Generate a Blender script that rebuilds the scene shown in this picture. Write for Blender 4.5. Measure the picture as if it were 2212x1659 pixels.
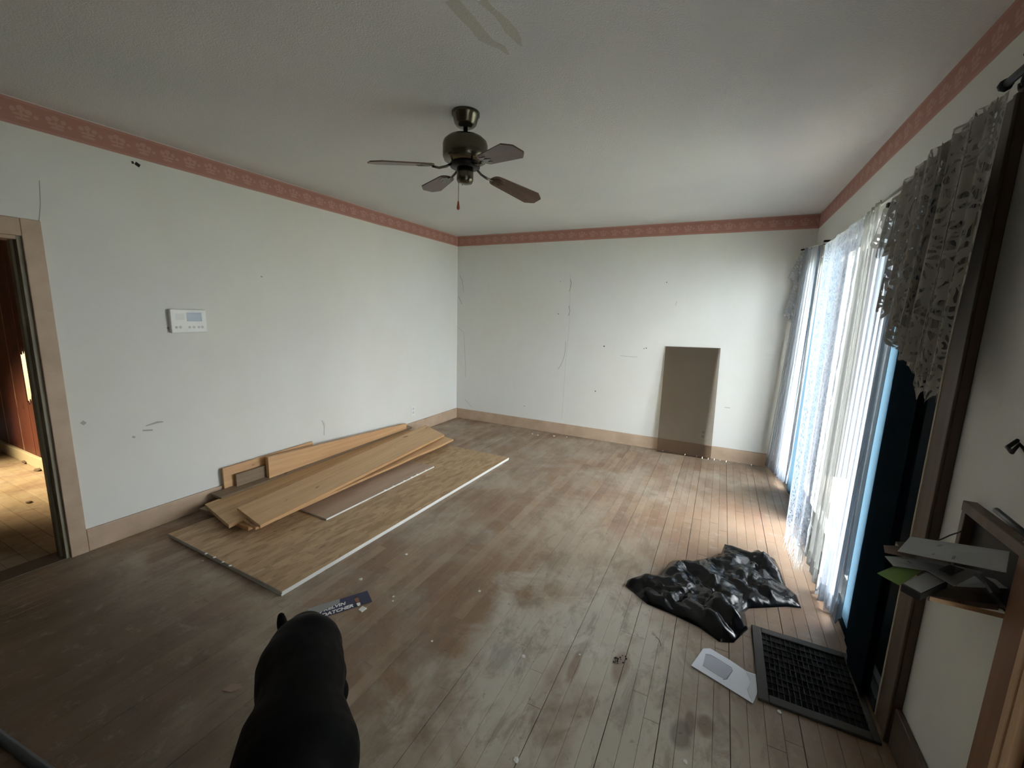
import bpy, bmesh, math, random
from mathutils import Vector, Matrix, noise
random.seed(7)
C = bpy.context.scene.collection
for o in list(bpy.data.objects): bpy.data.objects.remove(o, do_unlink=True)

# ------------------------------------------------------------------ camera
CX, CY, CZ, YAW, PITCH, ROLL, FPX = 3.2391, -4.8309, 1.4625, -0.4581, -0.1662, 0.0301, 908.65
fw = Vector((math.sin(YAW)*math.cos(PITCH), math.cos(YAW)*math.cos(PITCH), math.sin(PITCH)))
r0 = Vector((math.cos(YAW), -math.sin(YAW), 0)); u0 = r0.cross(fw)
rt = r0*math.cos(ROLL) + u0*math.sin(ROLL); up = -r0*math.sin(ROLL) + u0*math.cos(ROLL)
cam = bpy.data.objects.new('camera', bpy.data.cameras.new('camera')); C.objects.link(cam)
m = Matrix((rt, up, -fw)).transposed().to_4x4(); m.translation = (CX, CY, CZ)
cam.matrix_world = m
cam.data.sensor_width = 36; cam.data.lens = FPX/2212*36; cam.data.clip_start = 0.02
bpy.context.scene.camera = cam
EYE = Vector((CX, CY, CZ))
def H(x, y, ax, val):
    """the point of the plane (axis ax = val) that a measured photo pixel shows"""
    d = fw + rt*((x-1106)/FPX) - up*((y-829.5)/FPX)
    return EYE + d*((val-EYE[ax])/d[ax])

# ------------------------------------------------------------------ light and exposure
sc = bpy.context.scene
sc.view_settings.view_transform = 'Standard'; sc.view_settings.look = 'None'
sc.view_settings.gamma = 1; sc.view_settings.use_curve_mapping = False
sc.view_settings.exposure = 1.42
W = bpy.data.worlds.new('world'); sc.world = W; W.use_nodes = True
wb = W.node_tree.nodes['Background']
wb.inputs[0].default_value = (0.92, 0.965, 1.0, 1); wb.inputs[1].default_value = 12.0
RW = 3.927; RH = 2.44; YB = -5.7      # room width, height, rear end
def area(name, loc, rot, sx, sy, power, col, portal=False):
    l = bpy.data.lights.new(name, 'AREA'); l.shape = 'RECTANGLE'; l.size = sx; l.size_y = sy
    l.energy = power; l.color = col
    if portal: l.cycles.is_portal = True
    o = bpy.data.objects.new(name, l); o.location = loc; o.rotation_euler = rot; C.objects.link(o); return o
area('added_door_portal', (4.10, -4.275, 1.0), (0, math.radians(90), 0), 2.0, .95, 1, (1, 1, 1), True)  # portal for the added door beside the camera
area('window_daylight_portal', (4.10, -1.53, 1.05), (0, math.radians(90), 0), 2.0, 2.5, 1, (1, 1, 1), True)
sl = bpy.data.lights.new('sun', 'SUN'); sl.energy = 25; sl.angle = .02; sl.color = (1, .96, .88)
so = bpy.data.objects.new('sun', sl); so.rotation_euler = Vector((-.22, .15, -.95)).to_track_quat('-Z', 'Y').to_euler(); C.objects.link(so)
sp_ = bpy.data.lights.new('side_room_sunlight', 'SPOT'); sp_.energy = 620; sp_.spot_size = math.radians(34); sp_.spot_blend = 1; sp_.shadow_soft_size = .15; sp_.color = (1, .80, .50)
so = bpy.data.objects.new('side_room_sunlight', sp_); so.location = (-3.2, -5.5, 2.2); so.rotation_euler = (Vector((-1.75, -3.72, 0))-so.location).to_track_quat('-Z', 'Y').to_euler(); C.objects.link(so)
area('light_behind_boards', (-2.9, -3.42, .9), (math.radians(90), 0, 0), .6, .8, 30, (1.0, 0.78, 0.40))

# ------------------------------------------------------------------ material helpers
def M(name, col, rough=0.7, metal=0.0, spec=0.5, **kw):
    mt = bpy.data.materials.new(name); mt.use_nodes = True
    b = mt.node_tree.nodes['Principled BSDF']
    b.inputs['Base Color'].default_value = (*col, 1); b.inputs['Roughness'].default_value = rough
    b.inputs['Metallic'].default_value = metal; b.inputs['Specular IOR Level'].default_value = spec
    return mt
def N(mt, typ, **kw):
    n = mt.node_tree.nodes.new(typ)
    for k, v in kw.items(): setattr(n, k, v)
    return n
def L(mt, a, b): mt.node_tree.links.new(a, b)
def pos(mt, scale=(1, 1, 1), src='pos', rot=(0, 0, 0)):
    g = N(mt, 'ShaderNodeNewGeometry').outputs['Position'] if src == 'pos' else N(mt, 'ShaderNodeTexCoord').outputs['Object' if src == 'obj' else 'UV']
    mp = N(mt, 'ShaderNodeMapping'); mp.inputs['Scale'].default_value = scale; mp.inputs['Rotation'].default_value = rot
    L(mt, g, mp.inputs['Vector']); return mp.outputs['Vector']
def nz(mt, vec, scale, detail=4, rough=0.5, dist=0.0):
    n = N(mt, 'ShaderNodeTexNoise'); n.inputs['Scale'].default_value = scale; n.inputs['Detail'].default_value = detail
    n.inputs['Roughness'].default_value = rough; n.inputs['Distortion'].default_value = dist
    L(mt, vec, n.inputs['Vector']); return n.outputs['Fac']
def ramp(mt, fac, stops):
    r = N(mt, 'ShaderNodeValToRGB'); e = r.color_ramp.elements
    while len(e) < len(stops): e.new(0.5)
    for i, (p, c) in enumerate(stops):
        e[i].position = p; e[i].color = (*c, 1) if len(c) == 3 else c
    L(mt, fac, r.inputs['Fac']); return r.outputs['Color']
def mix(mt, fac, a, b, mode='MIX'):
    n = N(mt, 'ShaderNodeMix', data_type='RGBA', blend_type=mode)
    if isinstance(fac, float): n.inputs[0].default_value = fac
    else: L(mt, fac, n.inputs[0])
    for s, v in ((6, a), (7, b)):
        if isinstance(v, tuple): n.inputs[s].default_value = (*v, 1)
        else: L(mt, v, n.inputs[s])
    return n.outputs[2]
def math_(mt, op, a, b=None, c=None):
    n = N(mt, 'ShaderNodeMath', operation=op)
    for i, v in enumerate((a, b, c)):
        if v is None: continue
        if isinstance(v, (int, float)): n.inputs[i].default_value = v
        else: L(mt, v, n.inputs[i])
    return n.outputs[0]
def bsdf(mt): return mt.node_tree.nodes['Principled BSDF']
def setc(mt, c): L(mt, c, bsdf(mt).inputs['Base Color'])
def bump(mt, h, strength=0.3, dist=0.01):
    b = N(mt, 'ShaderNodeBump'); b.inputs['Strength'].default_value = strength; b.inputs['Distance'].default_value = dist
    L(mt, h, b.inputs['Height']); L(mt, b.outputs[0], bsdf(mt).inputs['Normal'])

# walls: old off-white paint, yellowed in places
wallm = M('wall_paint', (.6, .6, .56), .75)
c = ramp(wallm, nz(wallm, pos(wallm), .8, 3, .5), [(.35, (.70, .715, .705)), (.65, (.70, .695, .64))])
c = mix(wallm, math_(wallm, 'MULTIPLY', nz(wallm, pos(wallm, (1, 1, .5)), 5, 5, .6), .35), c, (.56, .55, .48))
setc(wallm, c); bump(wallm, nz(wallm, pos(wallm), 160, 3, .6), .15, .004)
ceilm = M('ceiling_paint', (.5, .5, .48), .9)
c = ramp(ceilm, nz(ceilm, pos(ceilm), 1.4, 4, .5), [(.3, (.66, .68, .665)), (.7, (.72, .72, .695))])
setc(ceilm, c); bump(ceilm, nz(ceilm, pos(ceilm), 130, 3, .75), .6, .008)
scarm = M('peeled_ceiling_paint', (.56, .56, .50), .9)
bump(scarm, nz(scarm, pos(scarm), 110, 2, .7), .4, .005)
trimm = M('tan_trim_paint', (.40, .30, .21), .5)
c = ramp(trimm, nz(trimm, pos(trimm), 6, 5, .6), [(.3, (.40, .29, .20)), (.7, (.50, .375, .27))]); setc(trimm, c)
jambm = M('grimy_jamb_paint', (.24, .22, .15), .5)
c = ramp(jambm, nz(jambm, pos(jambm, (1, 1, .3)), 9, 5, .6), [(.3, (.17, .155, .10)), (.7, (.30, .27, .19))]); setc(jambm, c)
# wallpaper border: dusty pink with pale flower sprays and edge lines. uv in metres
bordm = M('wallpaper_border', (.5, .25, .22), .7)
uvn = N(bordm, 'ShaderNodeTexCoord').outputs['UV']; sep = N(bordm, 'ShaderNodeSeparateXYZ'); L(bordm, uvn, sep.inputs[0])
nf = nz(bordm, uvn, 30, 2, .5)
U = math_(bordm, 'SUBTRACT', math_(bordm, 'FRACT', math_(bordm, 'DIVIDE', sep.outputs[0], .125)), .5)
V = math_(bordm, 'SUBTRACT', math_(bordm, 'DIVIDE', sep.outputs[1], .13), .5)
def spot(cu, cv, ru, rv):
    a = math_(bordm, 'DIVIDE', math_(bordm, 'SUBTRACT', U, cu), ru); b = math_(bordm, 'DIVIDE', math_(bordm, 'SUBTRACT', V, cv), rv)
    d = math_(bordm, 'ADD', math_(bordm, 'MULTIPLY', a, a), math_(bordm, 'MULTIPLY', b, b))
    d = math_(bordm, 'ADD', d, math_(bordm, 'MULTIPLY', math_(bordm, 'SUBTRACT', nf, .5), 2.2))
    return math_(bordm, 'LESS_THAN', d, 1.0)
f = spot(0, .18, .11, .10)
for a in ((-.22, .10, .09, .09), (.22, .10, .09, .09), (0, -.04, .04, .18), (-.13, -.06, .12, .05), (.13, -.06, .12, .05), (-.09, -.2, .12, .05), (.1, -.2, .12, .05), (.42, -.02, .07, .07)):
    f = math_(bordm, 'MAXIMUM', f, spot(*a))
e1 = math_(bordm, 'GREATER_THAN', math_(bordm, 'ABSOLUTE', V), .455)
e2 = math_(bordm, 'COMPARE', math_(bordm, 'ABSOLUTE', V), .415, .012)
c = mix(bordm, math_(bordm, 'MULTIPLY', f, .38), (.40, .195, .155), (.58, .40, .33))
c = mix(bordm, math_(bordm, 'MAXIMUM', math_(bordm, 'MULTIPLY', e1, .28), math_(bordm, 'MULTIPLY', e2, .35)), c, (.62, .42, .36))
setc(bordm, c)
# strip floor
def floor_mat(name, along, tones, wear):
    mt = M(name, (.3, .2, .12), .45, spec=.35)
    sc_ = (1, .06, 1) if along == 'y' else (.06, 1, 1)
    rnd = N(mt, 'ShaderNodeObjectInfo').outputs['Random']
    g = nz(mt, pos(mt, sc_), 60, 5, .65, .4)
    c = ramp(mt, rnd, [(0, tones[0]), (.35, tones[1]), (.7, tones[2]), (1, tones[3])])
    c = mix(mt, math_(mt, 'MULTIPLY', g, .45), c, (.10, .06, .04))
    big = nz(mt, pos(mt), 1.5, 5, .62, .5)
    w = ramp(mt, big, [(.43, (0, 0, 0)), (.60, (1, 1, 1))])
    c = mix(mt, math_(mt, 'MULTIPLY', w, wear), c, (.385, .325, .255))
    if along == 'y':      # a bald traffic patch by the window side and left front dimness put into the colour
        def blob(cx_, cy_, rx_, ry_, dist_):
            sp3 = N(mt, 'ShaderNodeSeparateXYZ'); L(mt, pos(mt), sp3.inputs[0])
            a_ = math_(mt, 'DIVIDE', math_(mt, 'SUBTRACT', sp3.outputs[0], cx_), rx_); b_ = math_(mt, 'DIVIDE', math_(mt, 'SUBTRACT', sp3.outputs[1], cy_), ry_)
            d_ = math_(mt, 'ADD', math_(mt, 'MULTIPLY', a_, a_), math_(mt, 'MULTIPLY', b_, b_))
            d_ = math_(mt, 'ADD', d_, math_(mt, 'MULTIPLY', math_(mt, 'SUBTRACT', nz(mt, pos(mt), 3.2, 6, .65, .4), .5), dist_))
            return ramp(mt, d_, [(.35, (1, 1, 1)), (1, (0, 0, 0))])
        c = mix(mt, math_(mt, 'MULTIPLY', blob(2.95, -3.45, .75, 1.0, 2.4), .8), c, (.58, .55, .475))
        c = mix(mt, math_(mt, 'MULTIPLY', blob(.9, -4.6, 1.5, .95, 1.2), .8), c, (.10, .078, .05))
        c = mix(mt, math_(mt, 'MULTIPLY', blob(3.75, -2.0, .8, 1.7, 1.5), .75), c, (.20, .125, .075))
    if along == 'y':
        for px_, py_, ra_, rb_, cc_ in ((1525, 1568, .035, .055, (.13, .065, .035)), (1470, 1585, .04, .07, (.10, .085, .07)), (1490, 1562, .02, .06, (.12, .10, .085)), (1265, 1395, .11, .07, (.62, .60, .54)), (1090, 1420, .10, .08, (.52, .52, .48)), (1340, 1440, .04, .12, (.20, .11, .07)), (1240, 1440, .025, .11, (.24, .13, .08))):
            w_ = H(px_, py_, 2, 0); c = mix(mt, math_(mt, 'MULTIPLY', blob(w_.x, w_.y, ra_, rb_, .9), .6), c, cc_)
    red = ramp(mt, nz(mt, pos(mt, (1, .6, 1)), 3.1, 5, .6, .3), [(.50, (0, 0, 0)), (.68, (1, 1, 1))])
    c = mix(mt, math_(mt, 'MULTIPLY', red, .6), c, (.21, .12, .08))
    bl = ramp(mt, nz(mt, pos(mt, (1, .45, 1)), 9, 6, .7, .6), [(.50, (0, 0, 0)), (.62, (1, 1, 1))])
    c = mix(mt, math_(mt, 'MULTIPLY', bl, .45), c, (.17, .125, .09))
    sp = ramp(mt, nz(mt, pos(mt), 26, 3, .5), [(.66, (0, 0, 0)), (.74, (1, 1, 1))])
    c = mix(mt, math_(mt, 'MULTIPLY', sp, .4), c, (.09, .06, .045))
    du = ramp(mt, nz(mt, pos(mt), 11, 6, .7), [(.56, (0, 0, 0)), (.72, (1, 1, 1))])
    c = mix(mt, math_(mt, 'MULTIPLY', du, .5), c, (.36, .34, .30))
    setc(mt, c)
    rr = ramp(mt, nz(mt, pos(mt), 4, 5, .6), [(.3, (.32, .32, .32)), (.7, (.62, .62, .62))]); L(mt, rr, bsdf(mt).inputs['Roughness'])
    bump(mt, g, .12, .002); return mt
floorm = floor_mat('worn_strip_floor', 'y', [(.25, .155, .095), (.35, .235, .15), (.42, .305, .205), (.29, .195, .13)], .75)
floor2m = floor_mat('side_room_floor', 'x', [(.34, .27, .17), (.38, .30, .19), (.42, .34, .22), (.36, .28, .18)], .4)
underm = M('subfloor_dark', (.03, .022, .018), .9)
def wood(name, c1, c2, along=(.05, 1, 1), sc_=22, src='pos', knots=True, rough=.55, rot=(0, 0, 0)):
    mt = M(name, c1, rough)
    v = pos(mt, along, src, rot)
    g = nz(mt, v, sc_, 5, .6, .8)
    c = ramp(mt, g, [(.3, c1), (.7, c2)])
    if knots:
        k = ramp(mt, nz(mt, pos(mt, tuple(1 if a == 1 else .5 for a in along), src, rot), 11, 0, .4), [(.80, (0, 0, 0)), (.83, (1, 1, 1))])
        c = mix(mt, math_(mt, 'MULTIPLY', k, .8), c, tuple(x*.25 for x in c1))
    setc(mt, c); bump(mt, g, .15, .002); return mt
pinem = wood('pine_board', (.54, .33, .155), (.70, .455, .24), src='obj')
pine3m = wood('shaded_knotty_pine', (.40, .24, .11), (.60, .39, .20), src='obj')  # shading of the board beside the topmost one put into darker pine
pine2m = wood('aged_pine_board', (.46, .26, .12), (.62, .38, .19), src='obj')
pinedm = wood('dirty_pine_board', (.15, .105, .065), (.25, .18, .11), src='obj')
orangem = M('fresh_cut_pine_edge', (.47, .27, .12), .6)
redbm = wood('red_brown_board', (.06, .013, .006), (.12, .028, .010), along=(1, 1, .05), sc_=14)
edgem = M('pale_board_edge', (.30, .17, .12), .8)  # narrow paler strip along the edge of the side-room boards
plym = wood('plywood_face', (.36, .25, .17), (.48, .345, .25), src='obj', sc_=12, along=(.12, 1, 1), knots=False)
osbm = M('strand_board', (.35, .23, .12), .6)
v = pos(osbm, (1, 4.2, 1), 'obj', (0, 0, .35))
vo = N(osbm, 'ShaderNodeTexVoronoi'); vo.inputs['Scale'].default_value = 9; L(osbm, v, vo.inputs['Vector'])
s2 = N(osbm, 'ShaderNodeSeparateColor'); L(osbm, vo.outputs['Color'], s2.inputs[0])
c = ramp(osbm, s2.outputs[0], [(0, (.35, .23, .12)), (.4, (.45, .305, .17)), (.75, (.52, .36, .205)), (1, (.40, .265, .145))])
c = mix(osbm, ramp(osbm, nz(osbm, pos(osbm, (1.2, 5, 1), 'obj', (0, 0, .35)), 11, 4, .6, .6), [(.55, (0, 0, 0)), (.68, (.65, .65, .65))]), c, (.21, .13, .07))
setc(osbm, c); bump(osbm, s2.outputs[0], .2, .002)
osbedge = M('painted_board_edge', (.62, .63, .60), .6)
whitespot = M('white_paint_drip', (.8, .8, .78), .5)
brass = M('antique_brass', (.13, .12, .09), .25, 1.0)
bladem = wood('fan_blade_wood', (.10, .06, .042), (.15, .095, .07), along=(.08, 1, 1), sc_=30, src='obj', knots=False, rough=.35)
woodred = M('pull_wood', (.28, .07, .025), .4)
darkm = M('black_iron', (.012, .012, .012), .45, .6)
plastw = M('white_plastic', (.72, .73, .71), .4)
lcdm = M('lcd_blue', (.09, .14, .22), .25)
greym = M('grey_print', (.5, .52, .50), .5)
crackm = M('crack_grime', (.36, .36, .32), .9)
crackl = M('raised_paper_seam', (.58, .57, .52), .8)
smudge = M('dark_smudge', (.40, .39, .33), .9)
dotm = M('nail_hole', (.03, .03, .03), .9)
bagm = M('black_plastic_film', (.004, .004, .005), .2, spec=.38)
bump(bagm, nz(bagm, pos(bagm), 20, 2, .5, .8), .2, .008)
coat = M('black_coat', (.0022, .0022, .0022), .6, spec=.10)
paper = M('white_paper', (.80, .84, .93), .6)
paperg = M('grey_paper', (.30, .305, .305), .7)
kraft = M('brown_paper', (.12, .085, .06), .7)
greenp = M('green_paper', (.12, .20, .04), .5)
inkm = M('grey_ink', (.16, .17, .18), .7)
navy = M('navy_print', (.012, .018, .075), .35)
whitep = M('white_print', (.85, .85, .85), .5)
skinp = M('portrait_brown', (.28, .11, .06), .6)
blackp = M('black_plastic', (.012, .012, .014), .4)
ventm = M('dirty_register_metal', (.034, .029, .023), .6, .1)
ventd = M('register_slats', (.008, .007, .006), .55, .3)
pit = M('duct_shade_black', (.002, .002, .002), .9)
casm = wood('stained_casing_wood', (.075, .05, .032), (.125, .088, .06), along=(1, 1, .05), sc_=16)
casedge = M('lit_casing_edge', (.50, .43, .32), .5)  # window light on the casing edge put into its colour
lightwood = wood('light_pine_trim', (.52, .33, .19), (.60, .40, .24), along=(1, 1, .05), sc_=20, knots=False)
brownwood = wood('brown_door_trim', (.19, .09, .045), (.26, .13, .065), along=(1, 1, .05), sc_=16, knots=False)
navyw = M('dark_blue_paint', (.010, .022, .032), .5)
framem = M('white_window_frame', (.6, .6, .56), .5)
chipm = M('plaster_chip', (.75, .74, .70), .8)
leafm = M('dead_leaf', (.10, .065, .03), .8)
hosem = M('dark_blue_grey_rubber', (.045, .055, .065), .35)

def cloth(name, col, transp=.25, trans_w=.6, lace=None, tcol=None):
    mt = bpy.data.materials.new(name); mt.use_nodes = True; nt = mt.node_tree; nt.nodes.clear()
    out = nt.nodes.new('ShaderNodeOutputMaterial')
    d = nt.nodes.new('ShaderNodeBsdfDiffuse'); d.inputs[0].default_value = (*col, 1)
    t = nt.nodes.new('ShaderNodeBsdfTranslucent'); t.inputs[0].default_value = (*(tcol or col), 1)
    m1 = nt.nodes.new('ShaderNodeMixShader'); m1.inputs[0].default_value = trans_w
    L(mt, d.outputs[0], m1.inputs[1]); L(mt, t.outputs[0], m1.inputs[2])
    tr = nt.nodes.new('ShaderNodeBsdfTransparent')
    m2 = nt.nodes.new('ShaderNodeMixShader'); m2.inputs[0].default_value = transp
    lw = nt.nodes.new('ShaderNodeLayerWeight'); lw.inputs[0].default_value = .5
    fac_ = math_(mt, 'POWER', math_(mt, 'SUBTRACT', 1.0, lw.outputs['Facing']), 1.3); L(mt, math_(mt, 'MULTIPLY', fac_, transp), m2.inputs[0])
    L(mt, m1.outputs[0], m2.inputs[1]); L(mt, tr.outputs[0], m2.inputs[2]); L(mt, m2.outputs[0], out.inputs[0])
    if lace:
        uv = pos(mt, (1, 1, 1), 'uv')
        n = N(mt, 'ShaderNodeTexNoise'); n.inputs['Scale'].default_value = 9; n.inputs['Detail'].default_value = 1
        L(mt, uv, n.inputs['Vector'])
        vm = N(mt, 'ShaderNodeVectorMath', operation='SCALE'); vm.inputs['Scale'].default_value = .16; L(mt, n.outputs['Color'], vm.inputs[0])
        va = N(mt, 'ShaderNodeVectorMath', operation='ADD'); L(mt, uv, va.inputs[0]); L(mt, vm.outputs[0], va.inputs[1])
        w = N(mt, 'ShaderNodeTexVoronoi', feature='DISTANCE_TO_EDGE'); w.inputs['Scale'].default_value = 24; L(mt, va.outputs[0], w.inputs['Vector'])
        w2 = N(mt, 'ShaderNodeTexWave', wave_type='RINGS'); w2.inputs['Scale'].default_value = 9; w2.inputs['Distortion'].default_value = 9; w2.inputs['Detail'].default_value = 1; w2.inputs['Detail Scale'].default_value = 2.0
        L(mt, va.outputs[0], w2.inputs['Vector'])
        a = math_(mt, 'LESS_THAN', w.outputs['Distance'], .085)
        b = math_(mt, 'GREATER_THAN', w2.outputs['Fac'], .60)
        s = math_(mt, 'MAXIMUM', a, b)                   # 1 = thread, 0 = net
        L(mt, math_(mt, 'MULTIPLY', math_(mt, 'POWER', fac_, .35), math_(mt, 'SUBTRACT', lace[0], math_(mt, 'MULTIPLY', s, lace[0]-lace[1]))), m2.inputs[0])
    return mt
sheer = cloth('sheer_white', (.60, .64, .70), .85, .55, tcol=(.22, .25, .30))
sheer4 = cloth('sheer_white_wide', (.60, .64, .70), .85, .55, tcol=(.06, .075, .095))
sheer2 = cloth('sheer_cream', (.46, .46, .43), .7, .45, tcol=(.08, .085, .085))
lacem = cloth('lace_white', (.64, .67, .72), 0, .5, lace=(.9, .3), tcol=(.22, .25, .30))
lacegm = cloth('lace_grey', (.40, .385, .35), 0, .35, lace=(.8, .05))
bluem = cloth('blue_drape', (.014, .026, .036), .0, .5, tcol=(.07, .125, .17))
fringem = cloth('fringe_thread', (.8, .8, .8), .1, .5)
glassm = bpy.data.materials.new('window_glass'); glassm.use_nodes = True
nt = glassm.node_tree; nt.nodes.clear(); o_ = nt.nodes.new('ShaderNodeOutputMaterial'); t_ = nt.nodes.new('ShaderNodeBsdfTransparent'); g_ = nt.nodes.new('ShaderNodeBsdfGlossy'); g_.inputs['Roughness'].default_value = .03
m_ = nt.nodes.new('ShaderNodeMixShader'); m_.inputs[0].default_value = .06
L(glassm, t_.outputs[0], m_.inputs[1]); L(glassm, g_.outputs[0], m_.inputs[2]); L(glassm, m_.outputs[0], o_.inputs[0])
smokem = bpy.data.materials.new('smoked_acrylic'); smokem.use_nodes = True
nt = smokem.node_tree; nt.nodes.clear(); o_ = nt.nodes.new('ShaderNodeOutputMaterial'); t_ = nt.nodes.new('ShaderNodeBsdfTransparent'); t_.inputs[0].default_value = (.72, .68, .63, 1)
g_ = nt.nodes.new('ShaderNodeBsdfGlossy'); g_.inputs['Roughness'].default_value = .12; g_.inputs[0].default_value = (.7, .68, .64, 1)
fr = nt.nodes.new('ShaderNodeFresnel'); fr.inputs[0].default_value = 1.49
m_ = nt.nodes.new('ShaderNodeMixShader'); L(smokem, fr.outputs[0], m_.inputs[0])
L(smokem, t_.outputs[0], m_.inputs[1]); L(smokem, g_.outputs[0], m_.inputs[2])
d_ = nt.nodes.new('ShaderNodeBsdfDiffuse'); d_.inputs[0].default_value = (.16, .135, .11, 1); m3 = nt.nodes.new('ShaderNodeMixShader'); m3.inputs[0].default_value = .07
L(smokem, m_.outputs[0], m3.inputs[1]); L(smokem, d_.outputs[0], m3.inputs[2]); L(smokem, m3.outputs[0], o_.inputs[0])

# ------------------------------------------------------------------ object helpers
def base_of(parent): return parent.get('_b') if parent else None
BASE = {}; MW = {}
def thing(name, loc, label, cat, group=None, kind=None):
    o = bpy.data.objects.new(name, None); o.location = loc; o.empty_display_size = .05; C.objects.link(o)
    BASE[o.name] = Vector(loc)
    if label: o['label'] = label
    if cat: o['category'] = cat
    if group: o['group'] = group
    if kind: o['kind'] = kind
    return o
def obj(name, bm, mat, parent=None, smooth=False, origin=None, bevel=0, frame=None):
    """mesh given in world coordinates; its origin is put at `origin` (or the parent's base)"""
    me = bpy.data.meshes.new(name)
    if isinstance(bm, tuple):
        me.from_pydata([tuple(v) for v in bm[0]], [], bm[1])
    else:
        bm.to_mesh(me); bm.free()
    pb = BASE.get(parent.name, Vector((0, 0, 0))) if parent else Vector((0, 0, 0))
    if frame is not None:                       # a local frame of its own (matrix), so grain follows the board
        me.transform(frame.inverted()); o = bpy.data.objects.new(name, me); C.objects.link(o)
        if parent: o.parent = parent; o.matrix_local = Matrix.Translation(-pb) @ frame
        else: o.matrix_world = frame
        BASE[o.name] = frame.translation.copy(); MW[o.name] = frame.copy()
    else:
        og = Vector(origin) if origin is not None else (pb if parent else None)
        if og is None:
            xs = [v.co for v in me.vertices]
            og = Vector(((min(v.x for v in xs)+max(v.x for v in xs))/2, (min(v.y for v in xs)+max(v.y for v in xs))/2, min(v.z for v in xs)))
        me.transform(Matrix.Translation(-og)); o = bpy.data.objects.new(name, me); C.objects.link(o)
        if parent and parent.name in MW: o.parent = parent; o.matrix_local = MW[parent.name].inverted() @ Matrix.Translation(og)
        elif parent: o.parent = parent; o.location = og-pb
        else: o.location = og
        BASE[o.name] = og
    for mm in (mat if isinstance(mat, (list, tuple)) else [mat]): me.materials.append(mm)
    if smooth:
        for p in me.polygons: p.use_smooth = True
    if bevel:
        b = o.modifiers.new('bevel', 'BEVEL'); b.width = bevel; b.segments = 2; b.limit_method = 'ANGLE'
    return o
def tag(o, label=None, cat=None, group=None, kind=None):
    for k, v in (('label', label), ('category', cat), ('group', group), ('kind', kind)):
        if v: o[k] = v
    return o
def struct(o): o['kind'] = 'structure'; return o
def bxm(bm, lo, hi, mat=None):
    lo = Vector(lo); hi = Vector(hi)
    vs = [bm.verts.new(p) for p in ((lo.x, lo.y, lo.z), (hi.x, lo.y, lo.z), (hi.x, hi.y, lo.z), (lo.x, hi.y, lo.z), (lo.x, lo.y, hi.z), (hi.x, lo.y, hi.z), (hi.x, hi.y, hi.z), (lo.x, hi.y, hi.z))]
    for f in ((0, 3, 2, 1), (4, 5, 6, 7), (0, 1, 5, 4), (1, 2, 6, 5), (2, 3, 7, 6), (3, 0, 4, 7)): bm.faces.new([vs[i] for i in f])
    return bm
def box(lo, hi): return bxm(bmesh.new(), [min(a, b) for a, b in zip(lo, hi)], [max(a, b) for a, b in zip(lo, hi)])
def prism(bot, off):
    """solid from a polygon (list of Vectors) and an offset vector"""
    bm = bmesh.new(); a = [bm.verts.new(p) for p in bot]; b = [bm.verts.new(Vector(p)+Vector(off)) for p in bot]; n = len(a)
    bm.faces.new(a); bm.faces.new(b[::-1])
    for i in range(n): bm.faces.new((a[i], b[i], b[(i+1) % n], a[(i+1) % n]))
    bmesh.ops.recalc_face_normals(bm, faces=bm.faces); return bm
def tube(pts, r, seg=8, bm=None, caps=True):
    bm = bm or bmesh.new(); pts = [Vector(p) for p in pts]; rings = []
    for i, p in enumerate(pts):
        d = (pts[min(i+1, len(pts)-1)]-pts[max(i-1, 0)]).normalized()
        a = d.orthogonal().normalized(); 
        if i and rings: a = (prev - d*prev.dot(d)).normalized()
        prev = a; b = d.cross(a); rr = r[i] if isinstance(r, (list, tuple)) else r
        rings.append([bm.verts.new(p+(a*math.cos(2*math.pi*k/seg)+b*math.sin(2*math.pi*k/seg))*rr) for k in range(seg)])
    for i in range(len(rings)-1):
        for k in range(seg): bm.faces.new((rings[i][k], rings[i][(k+1) % seg], rings[i+1][(k+1) % seg], rings[i+1][k]))
    if caps: bm.faces.new(rings[0][::-1]); bm.faces.new(rings[-1])
    return bm
def lathe(cx, cy, prof, seg=40, bm=None):
    bm = bm or bmesh.new(); rings = []
    for r, z in prof: rings.append([bm.verts.new((cx+max(r, 1e-4)*math.cos(2*math.pi*k/seg), cy+max(r, 1e-4)*math.sin(2*math.pi*k/seg), z)) for k in range(seg)])
    for i in range(len(rings)-1):
        for k in range(seg): bm.faces.new((rings[i][k], rings[i][(k+1) % seg], rings[i+1][(k+1) % seg], rings[i+1][k]))
    bm.faces.new(rings[0]); bm.faces.new(rings[-1][::-1])
    bmesh.ops.recalc_face_normals(bm, faces=bm.faces); return bm
def curvebox(pts, w, t, nrm):
    """flat ribbon of width w and thickness t along pts, lying against a plane with normal nrm"""
    bm = bmesh.new(); nrm = Vector(nrm); rows = []
    for i, p in enumerate(pts):
        p = Vector(p); d = (Vector(pts[min(i+1, len(pts)-1)])-Vector(pts[max(i-1, 0)])).normalized(); s = d.cross(nrm).normalized()
        ww = (w[i] if isinstance(w, (list, tuple)) else w)/2
        rows.append([bm.verts.new(p-s*ww), bm.verts.new(p+s*ww), bm.verts.new(p+s*ww*.6+nrm*t), bm.verts.new(p-s*ww*.6+nrm*t)])
    for a, b in zip(rows, rows[1:]):
        for k in range(4): bm.faces.new((a[k], a[(k+1) % 4], b[(k+1) % 4], b[k]))
    bm.faces.new(rows[0][::-1]); bm.faces.new(rows[-1])
    bmesh.ops.recalc_face_normals(bm, faces=bm.faces); return bm

# ------------------------------------------------------------------ the shell
T = .12
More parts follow.
